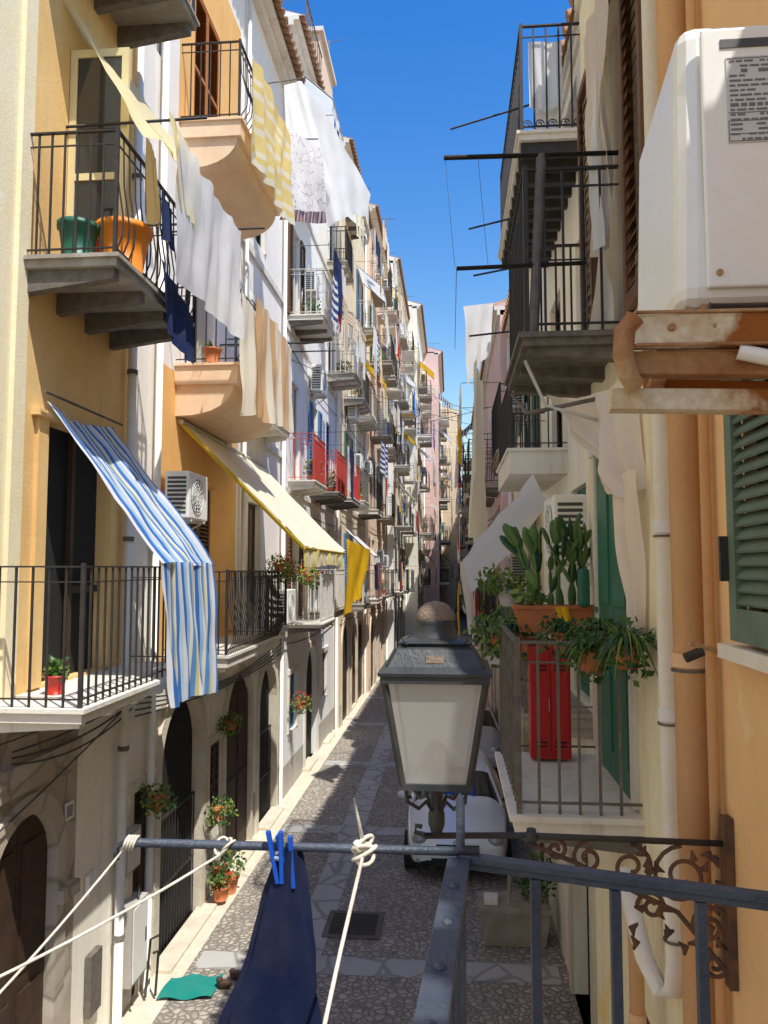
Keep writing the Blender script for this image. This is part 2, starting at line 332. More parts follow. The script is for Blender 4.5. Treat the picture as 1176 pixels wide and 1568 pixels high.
def facade(mb,X,d,y0,y1,z0,z1,ops,mat,ybr=(),zbr=()):
    E=.0005
    ys=sorted(set([y0,y1]+[o['y0'] for o in ops]+[o['y1'] for o in ops]+list(ybr))); ys=[y for y in ys if y0-E<=y<=y1+E]
    zs=sorted(set([z0,z1]+[o['z0'] for o in ops]+[o['z1'] for o in ops]+list(zbr))); zs=[z for z in zs if z0-E<=z<=z1+E]
    for i in range(len(ys)-1):
        yc=(ys[i]+ys[i+1])/2; run=None
        for j in range(len(zs)-1):
            zc=(zs[j]+zs[j+1])/2
            ins=any(o['y0']<yc<o['y1'] and o['z0']<zc<o['z1'] for o in ops)
            mm=None if ins else (mat(yc,zc) if callable(mat) else mat)
            if run and run[2]!=mm:
                mb.face([(X,ys[i],run[0]),(X,ys[i+1],run[0]),(X,ys[i+1],run[1]),(X,ys[i],run[1])],run[2]); run=None
            if mm is not None:
                run=(run[0],zs[j+1],mm) if run else (zs[j],zs[j+1],mm)
        if run: mb.face([(X,ys[i],run[0]),(X,ys[i+1],run[0]),(X,ys[i+1],run[1]),(X,ys[i],run[1])],run[2])
    for o in ops:
        a,b,c,e=o['y0'],o['y1'],o['z0'],o['z1']; dep=o.get('dep',.16); xb=X+d*dep
        rm=o.get('rev') or (mat((a+b)/2+.6,(c+e)/2) if callable(mat) else mat)
        for q in ([(X,a,c),(xb,a,c),(xb,a,e),(X,a,e)],[(X,b,c),(xb,b,c),(xb,b,e),(X,b,e)],[(X,a,e),(xb,a,e),(xb,b,e),(X,b,e)],[(X,a,c),(xb,a,c),(xb,b,c),(X,b,c)]): mb.face(q,rm)
        content(mb,X,d,o)
        t=o.get('trim')
        if o.get('arch'):
            w=(b-a)/2; ym=(a+b)/2; rise=min(w,o.get('rise',w)); zs_=e-rise; N=8
            arc=[(ym-w*math.cos(math.pi*i/(2*N)),zs_+rise*math.sin(math.pi*i/(2*N))) for i in range(N+1)]
            for sgn in (0,1):
                A=[(p if sgn==0 else (2*ym-p[0],p[1])) for p in arc]; cy=a if sgn==0 else b
                for i in range(N):
                    mb.face([(X-d*.002,cy,e),(X-d*.002,A[i][0],A[i][1]),(X-d*.002,A[i+1][0],A[i+1][1])],rm)
                    mb.face([(X-d*.002,A[i][0],A[i][1]),(X-d*.002,A[i+1][0],A[i+1][1]),(xb,A[i+1][0],A[i+1][1]),(xb,A[i][0],A[i][1])],rm)
                    if t:
                        k=1+.18/w
                        O=lambda p:(ym+(p[0]-ym)*k,zs_+(p[1]-zs_)*(1+.18/rise))
                        p,q=A[i],A[i+1]; P,Q=O(p),O(q); xs=(X-d*.035)
                        mb.face([(xs,p[0],p[1]),(xs,q[0],q[1]),(xs,Q[0],Q[1]),(xs,P[0],P[1])],t)
                        mb.face([(xs,Q[0],Q[1]),(xs,P[0],P[1]),(X,P[0],P[1]),(X,Q[0],Q[1])],t)
                        mb.face([(xs,p[0],p[1]),(xs,q[0],q[1]),(X,q[0],q[1]),(X,p[0],p[1])],t)
            if t:
                xs=sorted((X-d*.035,X+d*.01))
                mb.box(xs[0],xs[1],a-.18,a-.001,c,zs_,t); mb.box(xs[0],xs[1],b+.001,b+.18,c,zs_,t)
        elif t:
            xs=sorted((X-d*.03,X+d*.01)); w=.11
            mb.box(xs[0],xs[1],a-w,a-.001,c,e,t); mb.box(xs[0],xs[1],b+.001,b+w,c,e,t)
            xs2=sorted((X-d*.045,X+d*.01)); mb.box(xs2[0],xs2[1],a-w-.02,b+w+.02,e+.001,e+w+.02,t)
def balcony(mb,X,d,y0,y1,zf,dep=.85,th=.09,slab='slab',rail='iron',h=1.1,sp=.125,jo=True,panel=None,joh=.13,s=.008,knob=False,jmat=None,belly=0):
    o=-d; xo=X+o*dep; xs=sorted((X,xo)); mb.box(xs[0],xs[1],y0,y1,zf-th,zf,slab)
    xs=sorted((X,xo+o*.03)); mb.box(xs[0],xs[1],y0-.03,y1+.03,zf,zf+.035,slab)
    if jo:
        n=max(2,int((y1-y0)/.55)+1)
        for i in range(n):
            yy=y0+.1+(y1-y0-.2)*i/(n-1); zt=zf-th
            a,b=yy-.05,yy+.05; zz=zt-joh; z2=zt-joh*.45; xe=xo-o*.04
            mb.hexa([(X,a,zz),(xe,a,z2),(xe,b,z2),(X,b,zz),(X,a,zt),(xe,a,zt),(xe,b,zt),(X,b,zt)],jmat or slab)
    e=.03; xr=xo-o*e; ya,yb=y0+e,y1-e; zt=zf+h; zb=zf+.10
    for z,w,hh in ((zt,.035,.014),(zb,.022,.012),(zt-.12,.014,.010)):
        mb.beam((xr,ya,z),(xr,yb,z),w,hh,rail); mb.beam((X,ya,z),(xr,ya,z),w,hh,rail); mb.beam((X,yb,z),(xr,yb,z),w,hh,rail)
    def vb(x,y,t=s):
        if belly:
            ox=o*belly
            mb.tube([(x,y,zf+.035),(x+ox*.9,y,zf+.2),(x+ox,y,zf+.35),(x+ox*.2,y,zf+.7),(x,y,zt)],t,rail,n=4)
        else: mb.box(x-t,x+t,y-t,y+t,zf+.035,zt,rail)
    n=int((yb-ya)/sp)
    for i in range(n+1): vb(xr,ya+(yb-ya)*i/n)
    n=int(dep/sp)
    for i in range(1,n):
        x=X+(xr-X)*i/n
        for yy in (ya,yb): mb.box(x-s,x+s,yy-s,yy+s,zf+.035,zt,rail)
    for yy in (ya,yb):
        mb.box(xr-.016,xr+.016,yy-.016,yy+.016,zf+.035,zt+.03,rail)
        if knob: mb.ball((xr,yy,zt+.06),.035,rail,8,6)
    if panel:
        xs=sorted((xr-o*.012,xr-o*.018)); mb.box(xs[0],xs[1],ya+.03,yb-.03,zb+.02,zt-.1,panel)
def body(mb,X,d,y0,y1,z0,z1,mat,depth=9,roof='tile',eave=.35):
    xb=X+d*depth
    mm=mat(y0,z1) if callable(mat) else mat
    for y in (y0,y1): mb.face([(X,y,z0),(xb,y,z0),(xb,y,z1),(X,y,z1)],mm)
    mb.face([(xb,y0,z0),(xb,y1,z0),(xb,y1,z1),(xb,y0,z1)],mm)
    xs=sorted((X-d*eave*.7,X+d*.3)); mb.box(xs[0],xs[1],y0,y1,z1,z1+.09,'slabw')
    xs=sorted((X-d*eave*.35,X+d*.3)); mb.box(xs[0],xs[1],y0,y1,z1-.12,z1,'slabw')
    zr=z1+.09; xm=X+d*depth/2; rise=depth*.17
    def P(x,y,dz=0):
        t=1-abs(x-xm)/(depth/2+eave); return (x,y,zr+rise*t+dz)
    xa=X-d*eave; xc=xb+d*eave
    mb.face([P(xa,y0),P(xm,y0),P(xm,y1),P(xa,y1)],roof); mb.face([P(xm,y0),P(xc,y0),P(xc,y1),P(xm,y1)],roof)
    for y in (y0,y1): mb.face([(xa,y,zr-.002),(xc,y,zr-.002),P(xm,y)],mm)
    y=y0+.12
    while y<y1-.05:
        mb.tube([P(xa-d*.03,y,.02),P(xm,y,.02)],.07,roof,n=6); y+=.24
# ------------------------------------------------------------ cloth
def cloth(name,A,B,C,D,mat,amp=.04,waves=5,nu=28,nv=18,sag=0,seed=0,mb=None,crump=.02,pins=0,hemj=.02):
    own=mb is None
    if own: mb=MB()
    A,B,C,D=map(Vector,(A,B,C,D)); N=(B-A).cross(D-A).normalized(); r=random.Random(seed*13+5); ph=[r.uniform(0,6.28) for _ in range(6)]
    def fn(u,v):
        p=(A*(1-u)+B*u)*(1-v)+(D*(1-u)+C*u)*v
        uu=u+.05*math.sin(v*2.5+ph[4])
        f=math.sin(uu*waves*6.283+ph[0]+v*1.2)*.6+math.sin(uu*waves*1.7*6.283+ph[1]-v*2)*.3+math.sin(uu*waves*.45*6.283+ph[2])*.5
        p=p+N*amp*f*(.25+.75*v)
        q=Vector((p.x*2.2+seed,p.y*2.2,p.z*.8)); p=p+N*crump*2*noise.noise(q*1.7)+N*crump*.6*noise.noise(q*4)
        z=-sag*math.sin(math.pi*u)*(1-.3*v)
        if pins: z-= .035*(1-v)*abs(math.sin(u*pins*math.pi))
        z-=hemj*v*math.sin(u*7+ph[3])
        return (p.x,p.y,p.z+z)
    mb.grid(fn,nu,nv,mat)
    if own: return mb.obj(name)
def rod(name,p0,p1,r,mat):
    mb=MB(); mb.tube([p0,p1],r,mat); return mb.obj(name)
def catenary(p0,p1,sag,n=14):
    p0=Vector(p0);p1=Vector(p1); return [tuple(p0.lerp(p1,i/n)-Vector((0,0,sag*4*(i/n)*(1-i/n)))) for i in range(n+1)]
# ------------------------------------------------------------ plants
def leaves(mb,c,r,n,size,mats,sc=(1,1,1),seed=1):
    q=random.Random(seed)
    for _ in range(n):
        while 1:
            p=Vector([q.uniform(-1,1) for _ in range(3)])
            if p.length<1 and noise.noise(p*2.3+Vector((seed,0,0)))>-.12: break
        p=Vector((p.x*r*sc[0],p.y*r*sc[1],p.z*r*sc[2]))+Vector(c)
        d=Vector([q.gauss(0,1) for _ in range(3)]).normalized(); e=d.orthogonal().normalized(); s=size*q.uniform(.5,1.2)
        m=q.choice(mats); mb.face([p,p+d*s*.5+e*s*.3,p+d*s,p+d*s*.5-e*s*.3],m)
def blades(mb,c,n,L,w,mats,seed=1,droop=.6,up=.6):
    q=random.Random(seed)
    for _ in range(n):
        t=q.uniform(0,6.283); l=L*q.uniform(.6,1.1); ou=Vector((math.cos(t),math.sin(t),0)); sd=Vector((-math.sin(t),math.cos(t),0)); u=q.uniform(.4,1)*up; m=q.choice(mats)
        pr=None
        for i in range(6):
            s=i/5; p=Vector(c)+ou*l*s*(.9)+Vector((0,0,l*(u*s*1.5-droop*s*s*1.3))); ww=w*(1-s*.95)/2
            cur=(p-sd*ww,p+sd*ww)
            if pr: mb.face([pr[0],pr[1],cur[1],cur[0]],m,True)
            pr=cur
def pot(mb,c,r,h,mat):
    mb.revolve(c,[(r*.72,0),(r*.98,h*.85),(r*1.08,h*.86),(r*1.08,h),(r*.95,h),(r*.9,h*.9)],mat,14)
def potted(name,c,r,h,mat,kind='leaf',ph=.3,seed=1,flower=None):
    mb=MB(); pot(mb,c,r,h,mat); t=(c[0],c[1],c[2]+h)
    if kind=='leaf':
        for i in range(5):
            q=random.Random(seed+i); mb.tube([t,(t[0]+q.uniform(-.1,.1),t[1]+q.uniform(-.1,.1),t[2]+ph*.8)],.006,'leafd',n=5)
        leaves(mb,(t[0],t[1],t[2]+ph*.5),ph*.7,190,.085,['leaf','leafd','leafy'],seed=seed)
    else: blades(mb,t,26,ph,.035,['leaf','leafd','leafy'],seed=seed)
    if flower: leaves(mb,(t[0],t[1],t[2]+ph*.7),ph*.7,45,.06,[flower],seed=seed+3)
    return mb.obj(name)
# ------------------------------------------------------------ air conditioner
def ac(name,X,d,y0,y1,z0,z1,dep=.3,gap=.08):
    P=empty(name,(X,(y0+y1)/2,z0)); mb=MB(); o=-d
    xa=X+o*gap; xb=X+o*(gap+dep); xs=sorted((xa,xb)); mb.box(xs[0],xs[1],y0,y1,z0,z1,'acw'); mb.obj('casing',P,bevel=.02)
    mb=MB(); w=y1-y0; hh=z1-z0; cy=y0+w*.4; cz=(z0+z1)/2; r=min(w,hh)*.38; xf=xb+o*.006
    mb.tube([(xb+o*.001,cy,cz),(xb+o*.004,cy,cz)],r,'acd',n=24)
    for k in (.25,.45,.65,.85,1.0):
        mb.tube([(xf+o*.006,cy+r*k*math.cos(t*math.pi/12),cz+r*k*math.sin(t*math.pi/12)) for t in range(25)],.005,'acw',n=4,cap=False)
    for t in range(12):
        a=t*math.pi/6; mb.tube([(xf+o*.006,cy,cz),(xf+o*.006,cy+r*math.cos(a),cz+r*math.sin(a))],.004,'acw',n=4)
    n=9
    for i in range(n):
        z=z0+hh*(.14+.72*i/(n-1)); xs=sorted((xa+o*.04,xb-o*.04)); mb.box(xs[0],xs[1],y0-.006,y0-.001,z-.018,z+.012,'acd')
    mb.obj('fan_grille',P)
    mb=MB()
    for yy in (y0+.12,y1-.12):
        mb.beam((X,yy,z0-.02),(xb,yy,z0-.02),.03,.03,'ironwhite'); mb.beam((X,yy,z0-.25),(xb-o*.05,yy,z0-.04),.02,.02,'ironwhite')
    mb.tube([(X+o*.05,y0+.1,z0+.1),(X+o*.06,y0-.08,z0+.05),(X+o*.03,y0-.1,z0-.6)],.014,'pipew',n=6)
    mb.obj('bracket',P)
    return P
# ------------------------------------------------------------ generic house
def op(y0,y1,z0,z1,k='glass',**kw): return dict(y0=y0,y1=y1,z0=z0,z1=z1,k=k,**kw)
clothm=['sheetw','sheetc','bluec','redc','navy2','sheetw','pinkc','tanstripe','gold','bwstripe','navy','sheetw','sheety']
def laundry(X,d,y0,y1,z,seed,dep=.9,hs=1):
    q=random.Random(seed); x=X-d*(dep+.12); mb=MB(); mb.tube([(x,y0,z),(x,y1,z)],.004,'wire',n=4)
    for yy in (y0,y1): mb.tube([(X,yy,z),(x,yy,z)],.009,'irongrey',n=5)
    y=y0+.05
    while y<y1-.3:
        w=min(q.uniform(.3,.95),y1-y); h=q.uniform(.5,1.4)*hs
        cloth('',(x,y,z),(x,y+w,z),(x+q.uniform(-.06,.06),y+w,z-h),(x,y,z-h*q.uniform(.85,1)),q.choice(clothm),.03,2,10,8,seed=q.randint(0,999),mb=mb)
        y+=w+q.uniform(.02,.25)
    mb.obj('hanging_laundry')
def awning(X,d,y0,y1,z,proj,drop,mat,seed):
    mb=MB(); o=-d; x1=X+o*proj
    cloth('',(X+o*.03,y0,z),(X+o*.03,y1,z),(x1,y1,z-drop),(x1,y0,z-drop),mat,.015,3,20,10,seed=seed,mb=mb,crump=.012)
    cloth('',(x1,y0,z-drop),(x1,y1,z-drop),(x1,y1,z-drop-.22),(x1,y0,z-drop-.22),mat,.03,4,24,4,seed=seed+1,mb=mb,crump=.012)
    mb.tube([(x1,y0,z-drop),(x1,y1,z-drop)],.018,'ironwhite')
    for yy in (y0,y1): mb.tube([(X,yy,z-.02),(x1,yy,z-drop-.02)],.013,'irongrey')
    mb.obj('window_awning')
def house(name,d,X,y0,y1,zt,wall,floors,seed,shc='brown',rails=('iron',),slab='slab',trim='stonel',near=False,gz=-5,lp=.5,depth=9,bp=.75,byfloor=False):
    q=random.Random(seed); P=empty(name,(X+d*depth/2,(y0+y1)/2,gz)); y1-=.006
    ops=[];bals=[]; shc=[shc] if isinstance(shc,str) else shc
    y=y0+.5; plz=gz+q.uniform(.5,.9)
    while y<y1-1.5:
        w=q.uniform(1.1,1.8)
        if q.random()<.8: ops.append(op(y,y+w,gz,floors[0]-q.uniform(.5,.9),'door' if q.random()<.4 else 'dark',arch=q.random()<.7,trim=trim if q.random()<.6 else None,cm=q.choice(['wood','brown','green','wood']),dep=.14))
        else: ops.append(op(y+.2,y+1.1,gz+1.3,gz+2.6,'shut',cm=q.choice(shc),trim=trim))
        y+=w+q.uniform(.4,1.0)
    for fi,fz in enumerate(floors):
        n=max(1,int((y1-y0)/2.3)); st=(y1-y0)/n; hd=min(2.35,zt-fz-.5)
        if hd<1.2: continue
        i=0
        while i<n:
            yc=y0+st*(i+.5)+q.uniform(-.2,.2); kind=q.choice(['shut','shut','glass','open','open']); win=q.random()>bp
            zb=fz+.04+(.9 if win else 0)
            ops.append(op(yc-.48,yc+.48,zb,fz+hd-.0,kind,cm=(q.choice(shc) if kind=='shut' else 'framew'),trim=trim if q.random()<.6 else None,near=near,leafm=q.choice(shc)))
            if not win:
                ln=q.uniform(.7,1.15); bals.append((yc-ln*q.uniform(.8,1),yc+ln,fz+q.uniform(-.06,.06),fi))
                if q.random()<.2: awning(X,d,yc-.9,yc+.9,fz+hd+.15,1.0,.9,q.choice(['shadey','awn','sheetw','tanstripe','brownc','bwstripe','gold']),q.randint(0,99))
            if q.random()<.36 and yc+1.5<y1:
                zz=fz+q.uniform(1.0,1.7); ac('air_conditioner',X,d,yc+.62,yc+1.3,zz,zz+.55)
            i+=1
        if q.random()<lp:
            i=q.randrange(n); yc=y0+st*(i+.5); laundry(X,d,yc-1.0,yc+q.uniform(.9,1.8),fz+q.uniform(.9,1.5),q.randint(0,9999))
    wf=lambda y,z: 'grey' if z<plz else wall
    mb=MB(); facade(mb,X,d,y0,y1,gz,zt,ops,wf,zbr=(plz,)); mb.obj('walls',P)
    mb=MB()
    xs=sorted((X-d*.04,X-d*.001))
    for fz in floors:
        if q.random()<.5: mb.box(xs[0],xs[1],y0,y1,fz-.32,fz-.2,trim)
    yy=y1-.15; mb.tube([(X-d*.07,yy,gz),(X-d*.07,yy,zt-.15)],.045,q.choice(['pipew','grey','pipew']),n=8)
    for k in range(3):
        z=floors[min(k,len(floors)-1)]-.45-.1*k; mb.tube(catenary((X-d*.06,y0,z),(X-d*.06,y1,z+q.uniform(-.2,.2)),.08+.1*q.random()),.012,'wire',n=4)
    mb.obj('trim_and_pipes',P)
    mb=MB(); far=y0>30
    for (a,b,fz,fi) in bals:
        rl=rails[fi%len(rails)] if byfloor else q.choice(rails)
        balcony(mb,X,d,a,b,fz,dep=q.uniform(.55,.92),rail=rl,slab=q.choice([slab,'slabw','slab']),th=q.choice([.07,.09,.14]),jmat=q.choice(['irongrey',slab]),jo=not far,sp=.22 if far else .13,panel=('ironred' if rl=='ironred' else None))
    mb.obj('balconies',P)
    for (a,b,fz,fi) in bals:
        if q.random()<(.15 if far else .45): potted('potted_plant',(X-d*.4,q.uniform(a+.3,b-.3),fz+.036),.13,.22,'terra','leaf',.36,q.randint(0,999),q.choice([None,'petal','petalo']))
    mb=MB(); body(mb,X,d,y0,y1,gz,zt,wall,depth,eave=.35 if d<0 else .2)
    xx=X+d*q.uniform(.3,1.0); yy=q.uniform(y0+1,y1-1); z0=zt; mb.tube([(xx,yy,z0),(xx,yy,z0+3)],.02,'irongrey',n=6)
    mb.tube([(xx-.5,yy,z0+2.9),(xx+.5,yy,z0+2.9)],.012,'irongrey',n=5)
    for k in range(7): mb.tube([(xx-.45+.15*k,yy-.2,z0+2.9),(xx-.45+.15*k,yy+.2,z0+2.9)],.006,'irongrey',n=4)
    mb.obj('roof',P)
    return P

# ============================================================ GROUND
mb=MB(); mb.face([(-300,-300,-5.004),(300,-300,-5.004),(300,500,-5.004),(-300,500,-5.004)],'ground'); mb.obj('ground')
mb=MB(); mb.face([(-4.2,-10,-5),(3.6,-10,-5),(6,90,-5),(-4.2,90,-5)],'cobble'); mb.obj('cobbled_street')
mb=MB()
for k in range(0,16): mb.face([(-3.25,5*k-.22,-4.996),(1.3,5*k-.22,-4.996),(1.3,5*k+.22,-4.996),(-3.25,5*k+.22,-4.996)],'band')
mb.face([(-2.2,-8,-4.992),(-1.75,-8,-4.992),(-1.55,60,-4.992),(-2.0,60,-4.992)],'band')
mb.face([(-3.72,-8,-4.991),(-3.34,-8,-4.991),(-3.22,45,-4.991),(-3.72,45,-4.991)],'stonel')
mb.obj('paving_bands')
mb=MB(); mb.box(-1.78,-.98,10.7,11.5,-4.99,-4.975,'irongrey')
for i in range(13): mb.box(-1.70,-1.06,10.78+i*.05,10.80+i*.05,-4.974,-4.966,'iron')
mb.obj('drain_grate')
mb=MB()
for (a,b,h) in ((9.6,11.5,.06),(12.5,14.1,.08),(14.8,16.1,.07),(19,20.2,.1),(22,23.2,.08),(27,28.3,.1)):
    mb.box(-3.74,-3.47,a,b,-5,-5+h,'stonel')
mb.obj('stone_door_steps',bevel=.015)

# ============================================================ LEFT: yellow house
def wallA(y,z):
    if z<-1.35: return 'stone' if y<7.5 else 'cream'
    return 'yellow' if y<6.28 else 'ochre'
P=empty('yellow_townhouse',(-8,2,-5)); mb=MB()
ops=[op(6.05,7.1,-5,-2.15,'door',arch=True,trim='stone',cm='wood',dep=.16,rev='stone'),
     op(6.7,8.0,-1.06,1.35,'dark',dep=.12,rev='ochre'), op(7.0,8.2,2.72,5.1,'glass',cm='framey',dep=.12), op(7.0,8.2,6.2,8.6,'glass',cm='framey'),
     op(1.5,2.6,-1.06,1.35,'shut'),op(1.5,2.6,2.7,5.1,'shut'),op(2,3.4,-5,-2.2,'door',arch=True,cm='wood')]
facade(mb,-3.7,-1,-6,8.62,-5,11,ops,wallA,ybr=(6.28,7.5),zbr=(-1.35,)); mb.obj('walls',P)
mb=MB()
mb.box(-3.7,-3.66,6.1,6.28,-1.3,11,'yellow')
mb.box(-3.7,-3.62,5.8,7.42,-1.80,-1.66,'stone'); mb.box(-3.7,-3.64,5.9,7.36,-1.92,-1.80,'stone')
mb.box(-3.70,-3.60,7.1,7.42,-3.12,-3.0,'stone')
mb.tube([(-3.6,8.35,-5),(-3.6,8.35,11)],.05,'pipew',n=10)
for z in (-4,-2,0.3,2.2,4.5,7): mb.tube([(-3.6,8.35,z),(-3.6,8.35,z+.05)],.062,'irongrey',n=10)
mb.box(-3.7,-3.62,6.45,8.15,1.36,1.42,'ochre'); mb.box(-3.7,-3.66,6.52,6.69,-1.06,1.36,'ochre'); mb.box(-3.7,-3.66,8.01,8.15,-1.06,1.36,'ochre')
mb.box(-3.79,-3.74,7.3,7.36,-1.06,1.35,'wood'); mb.box(-3.79,-3.74,7.36,7.95,-.25,-.18,'wood')
mb.tube([(-3.55,6.4,1.55),(-3.55,8.0,1.55)],.012,'irongrey')
mb.box(-3.69,-3.1,6.93,6.97,2.75,2.95,'framey'); mb.box(-3.69,-3.1,6.93,6.97,5.0,5.08,'framey'); mb.box(-3.69,-3.62,6.93,6.97,2.95,5.0,'framey'); mb.box(-3.17,-3.1,6.93,6.97,2.95,5.0,'framey'); mb.box(-3.62,-3.17,6.945,6.95,2.95,5.0,'glass')
mb.box(-3.62,-3.17,6.93,6.97,3.75,3.82,'framey')
for k in range(3): mb.tube(catenary((-3.62,6.2,-1.52-.05*k),(-3.62,8.6,-1.45-.07*k),.06+.04*k),.010,'wire',n=5)
mb.tube(catenary((-3.62,5.0,-2.3),(-3.62,8.6,-1.5),.05),.008,'wire',n=5)
mb.obj('trim_and_pipes',P)
mb=MB()
balcony(mb,-3.7,-1,5.8,8.75,-1.12,dep=.86,th=.08,slab='slabw',rail='iron',h=1.13,s=.008,sp=.13,joh=.1)
balcony(mb,-3.7,-1,6.2,8.1,2.66,dep=.86,th=.07,slab='slab',rail='iron',h=1.15,s=.008,sp=.12,jmat='irongrey',joh=.2,belly=.07)
balcony(mb,-3.7,-1,6.2,8.1,6.15,dep=.86,th=.07,slab='slab',rail='iron',h=1.1,s=.009,jmat='irongrey',joh=.22)
mb.obj('balconies',P)
mb=MB(); body(mb,-3.7,-1,-6,8.61,-5,11,wallA,9); mb.obj('roof',P)
mb=MB(); mb.box(-3.69,-3.675,7.24,7.4,-2.42,-2.25,'tag')
for y in (7.265,7.305,7.345): mb.box(-3.674,-3.672,y,y+.025,-2.39,-2.28,'ink')
mb.obj('house_number_sign')
mb=MB(); mb.box(-3.7,-3.52,8.5,8.95,-4.6,-3.75,'grey'); mb.box(-3.52,-3.51,8.53,8.92,-4.57,-3.78,'acw'); mb.box(-3.51,-3.505,8.86,8.89,-4.25,-4.1,'iron'); mb.obj('electricity_meter_box',bevel=.01)
mb=MB(); mb.box(-3.7,-3.58,8.45,8.85,-3.4,-2.95,'grey'); mb.box(-3.58,-3.57,8.48,8.82,-3.37,-2.98,'slabw'); mb.obj('electricity_meter_box',bevel=.01)
mb=MB(); mb.box(-3.69,-3.62,7.75,8.0,-4.5,-3.9,'irongrey'); mb.box(-3.69,-3.64,7.7,7.9,-3.3,-3.1,'acw'); mb.obj('intercom_and_letter_box',bevel=.008)
mb=MB()
mb.tube([(-3.6,8.75,-4.9),(-3.55,8.75,-3.6)],.015,'iron'); mb.tube([(-3.55,9.0,-4.95),(-3.5,9.0,-4.3),(-3.4,9.0,-4.25)],.015,'iron'); mb.tube([(-3.45,9.05,-4.95),(-3.42,9.05,-4.45),(-3.42,8.9,-4.4)],.015,'iron')
mb.obj('gas_pipes')

# ============================================================ LEFT: cream/orange house
def wallB(y,z):
    if 9.35<y<13.0 and -1.25<z<2.65: return 'orange'
    if 9.9<y<12.9 and 6.1<z<9.6: return 'orange'
    if z<-4.2: return 'grey'
    if z<-1.25: return 'cream'
    return 'pinkcream'
P=empty('orange_and_cream_townhouse',(-8,12.6,-5)); mb=MB()
ops=[op(9.7,11.35,-5,-1.75,'dark',arch=True,trim='stonel',dep=.14,rev='stonel'),op(12.55,14.1,-5,-1.85,'door',arch=True,trim='stonel',cm='wood',dep=.12,rev='stonel'),op(14.75,16.2,-5,-1.95,'dark',arch=True,trim='stonel',dep=.14,rev='stonel'),
 op(8.85,9.4,-4.0,-2.6,'shut',cm='wood',trim='stonel',rev='cream',dep=.08),op(11.7,12.2,-4.0,-2.7,'shut',cm='wood',trim='stonel',rev='cream',dep=.08),
 op(10.5,11.6,-1.1,1.2,'shut',cm='brown',near=True,dep=.1),op(13.7,14.6,-1.1,1.2,'glass',cm='brown',trim='slabw'),
 op(10.6,11.6,2.75,5.1,'open'),op(13.9,14.8,2.75,5.0,'shut',cm='greengrey',near=True,trim='slabw'),
 op(10.5,11.7,6.2,8.6,'shut',cm='woodo',near=True,dep=.1),op(13.9,14.8,6.3,8.5,'shut',cm='greengrey',near=True,trim='slabw'),op(8.9,9.5,6.6,8.2,'glass')]
facade(mb,-3.7,-1,8.63,16.6,-5,10.9,ops,wallB,ybr=(9.35,13.0,9.9,12.9),zbr=(-4.2,-1.25,2.65,6.1,9.6)); mb.obj('walls',P)
mb=MB()
for (a,b) in ((9.75,11.3),(14.8,16.15)):
    y=a
    while y<b: mb.box(-3.79,-3.775,y,y+.015,-5,-3.3,'iron'); y+=.11
    mb.box(-3.80,-3.77,a,b,-3.3,-3.27,'iron'); mb.box(-3.80,-3.77,a,b,-4.2,-4.17,'iron')
mb.obj('arch_grilles',P)
mb=MB()
balcony(mb,-3.7,-1,9.7,12.7,-1.15,dep=.86,th=.12,slab='slabw',rail='iron',h=1.1,sp=.1,belly=.1,s=.009)
balcony(mb,-3.7,-1,9.95,12.4,2.72,dep=.86,th=.25,slab='slabp',rail='iron',h=1.1,jo=False,belly=.08)
balcony(mb,-3.7,-1,9.95,12.4,6.15,dep=.86,th=.22,slab='slabp',rail='iron',h=1.15,jo=False,belly=.12)
balcony(mb,-3.7,-1,13.4,15.0,2.68,dep=.5,th=.09,slab='slabw',rail='iron',h=1.0)
balcony(mb,-3.7,-1,13.4,15.0,-1.15,dep=.5,th=.09,slab='slabw',rail='iron',h=1.0)
for zf in (2.47,5.93):
    pr=[(-3.7+(.80*math.cos(i/8*math.pi/2)**.8 if i<8 else 0),zf-.42*math.sin(i/8*math.pi/2)) for i in range(9)]
    for i in range(8):
        (xa,za),(xb,zb)=pr[i],pr[i+1]
        mb.face([(xa,10.0,za),(xb,10.0,zb),(xb,12.35,zb),(xa,12.35,za)],'slabp',True)
    for yy in (10.0,12.35): mb.face([(-3.7,yy,zf)]+[(a,yy,b) for a,b in pr],'slabp')
mb.box(-3.7,-3.62,10.4,11.7,1.22,1.3,'orange')
mb.obj('balconies',P)
mb=MB(); mb.tube([(-3.62,9.2,-5),(-3.62,9.2,10.7)],.045,'cream'); mb.tube([(-3.62,16.4,-5),(-3.62,16.4,10.7)],.045,'pipew'); mb.tube([(-3.62,13.2,-1.2),(-3.62,13.2,10.7)],.04,'slabw')
for z in (-1.45,2.4,5.85): mb.box(-3.7,-3.65,13.0,16.59,z,z+.14,'slabw')
for k in range(4): mb.tube(catenary((-3.62,8.7,-1.7+.07*k),(-3.62,16.5,-1.8+.1*k),.15+.05*k),.011,'wire',n=5)
mb.obj('trim_and_pipes',P)
mb=MB(); body(mb,-3.7,-1,8.63,16.59,-5,10.9,wallB,9,eave=.45); mb.obj('roof',P)
ac('air_conditioner',-3.7,-1,9.35,10.1,.62,1.22,dep=.32,gap=.12)
ac('air_conditioner',-3.7,-1,15.6,16.4,-1.15,-.45,dep=.3)
ac('air_conditioner',-3.65,-1,19.3,20.2,4.55,5.25,dep=.3); ac('air_conditioner',-3.5,-1,25.3,26.2,5.0,5.8,dep=.3)

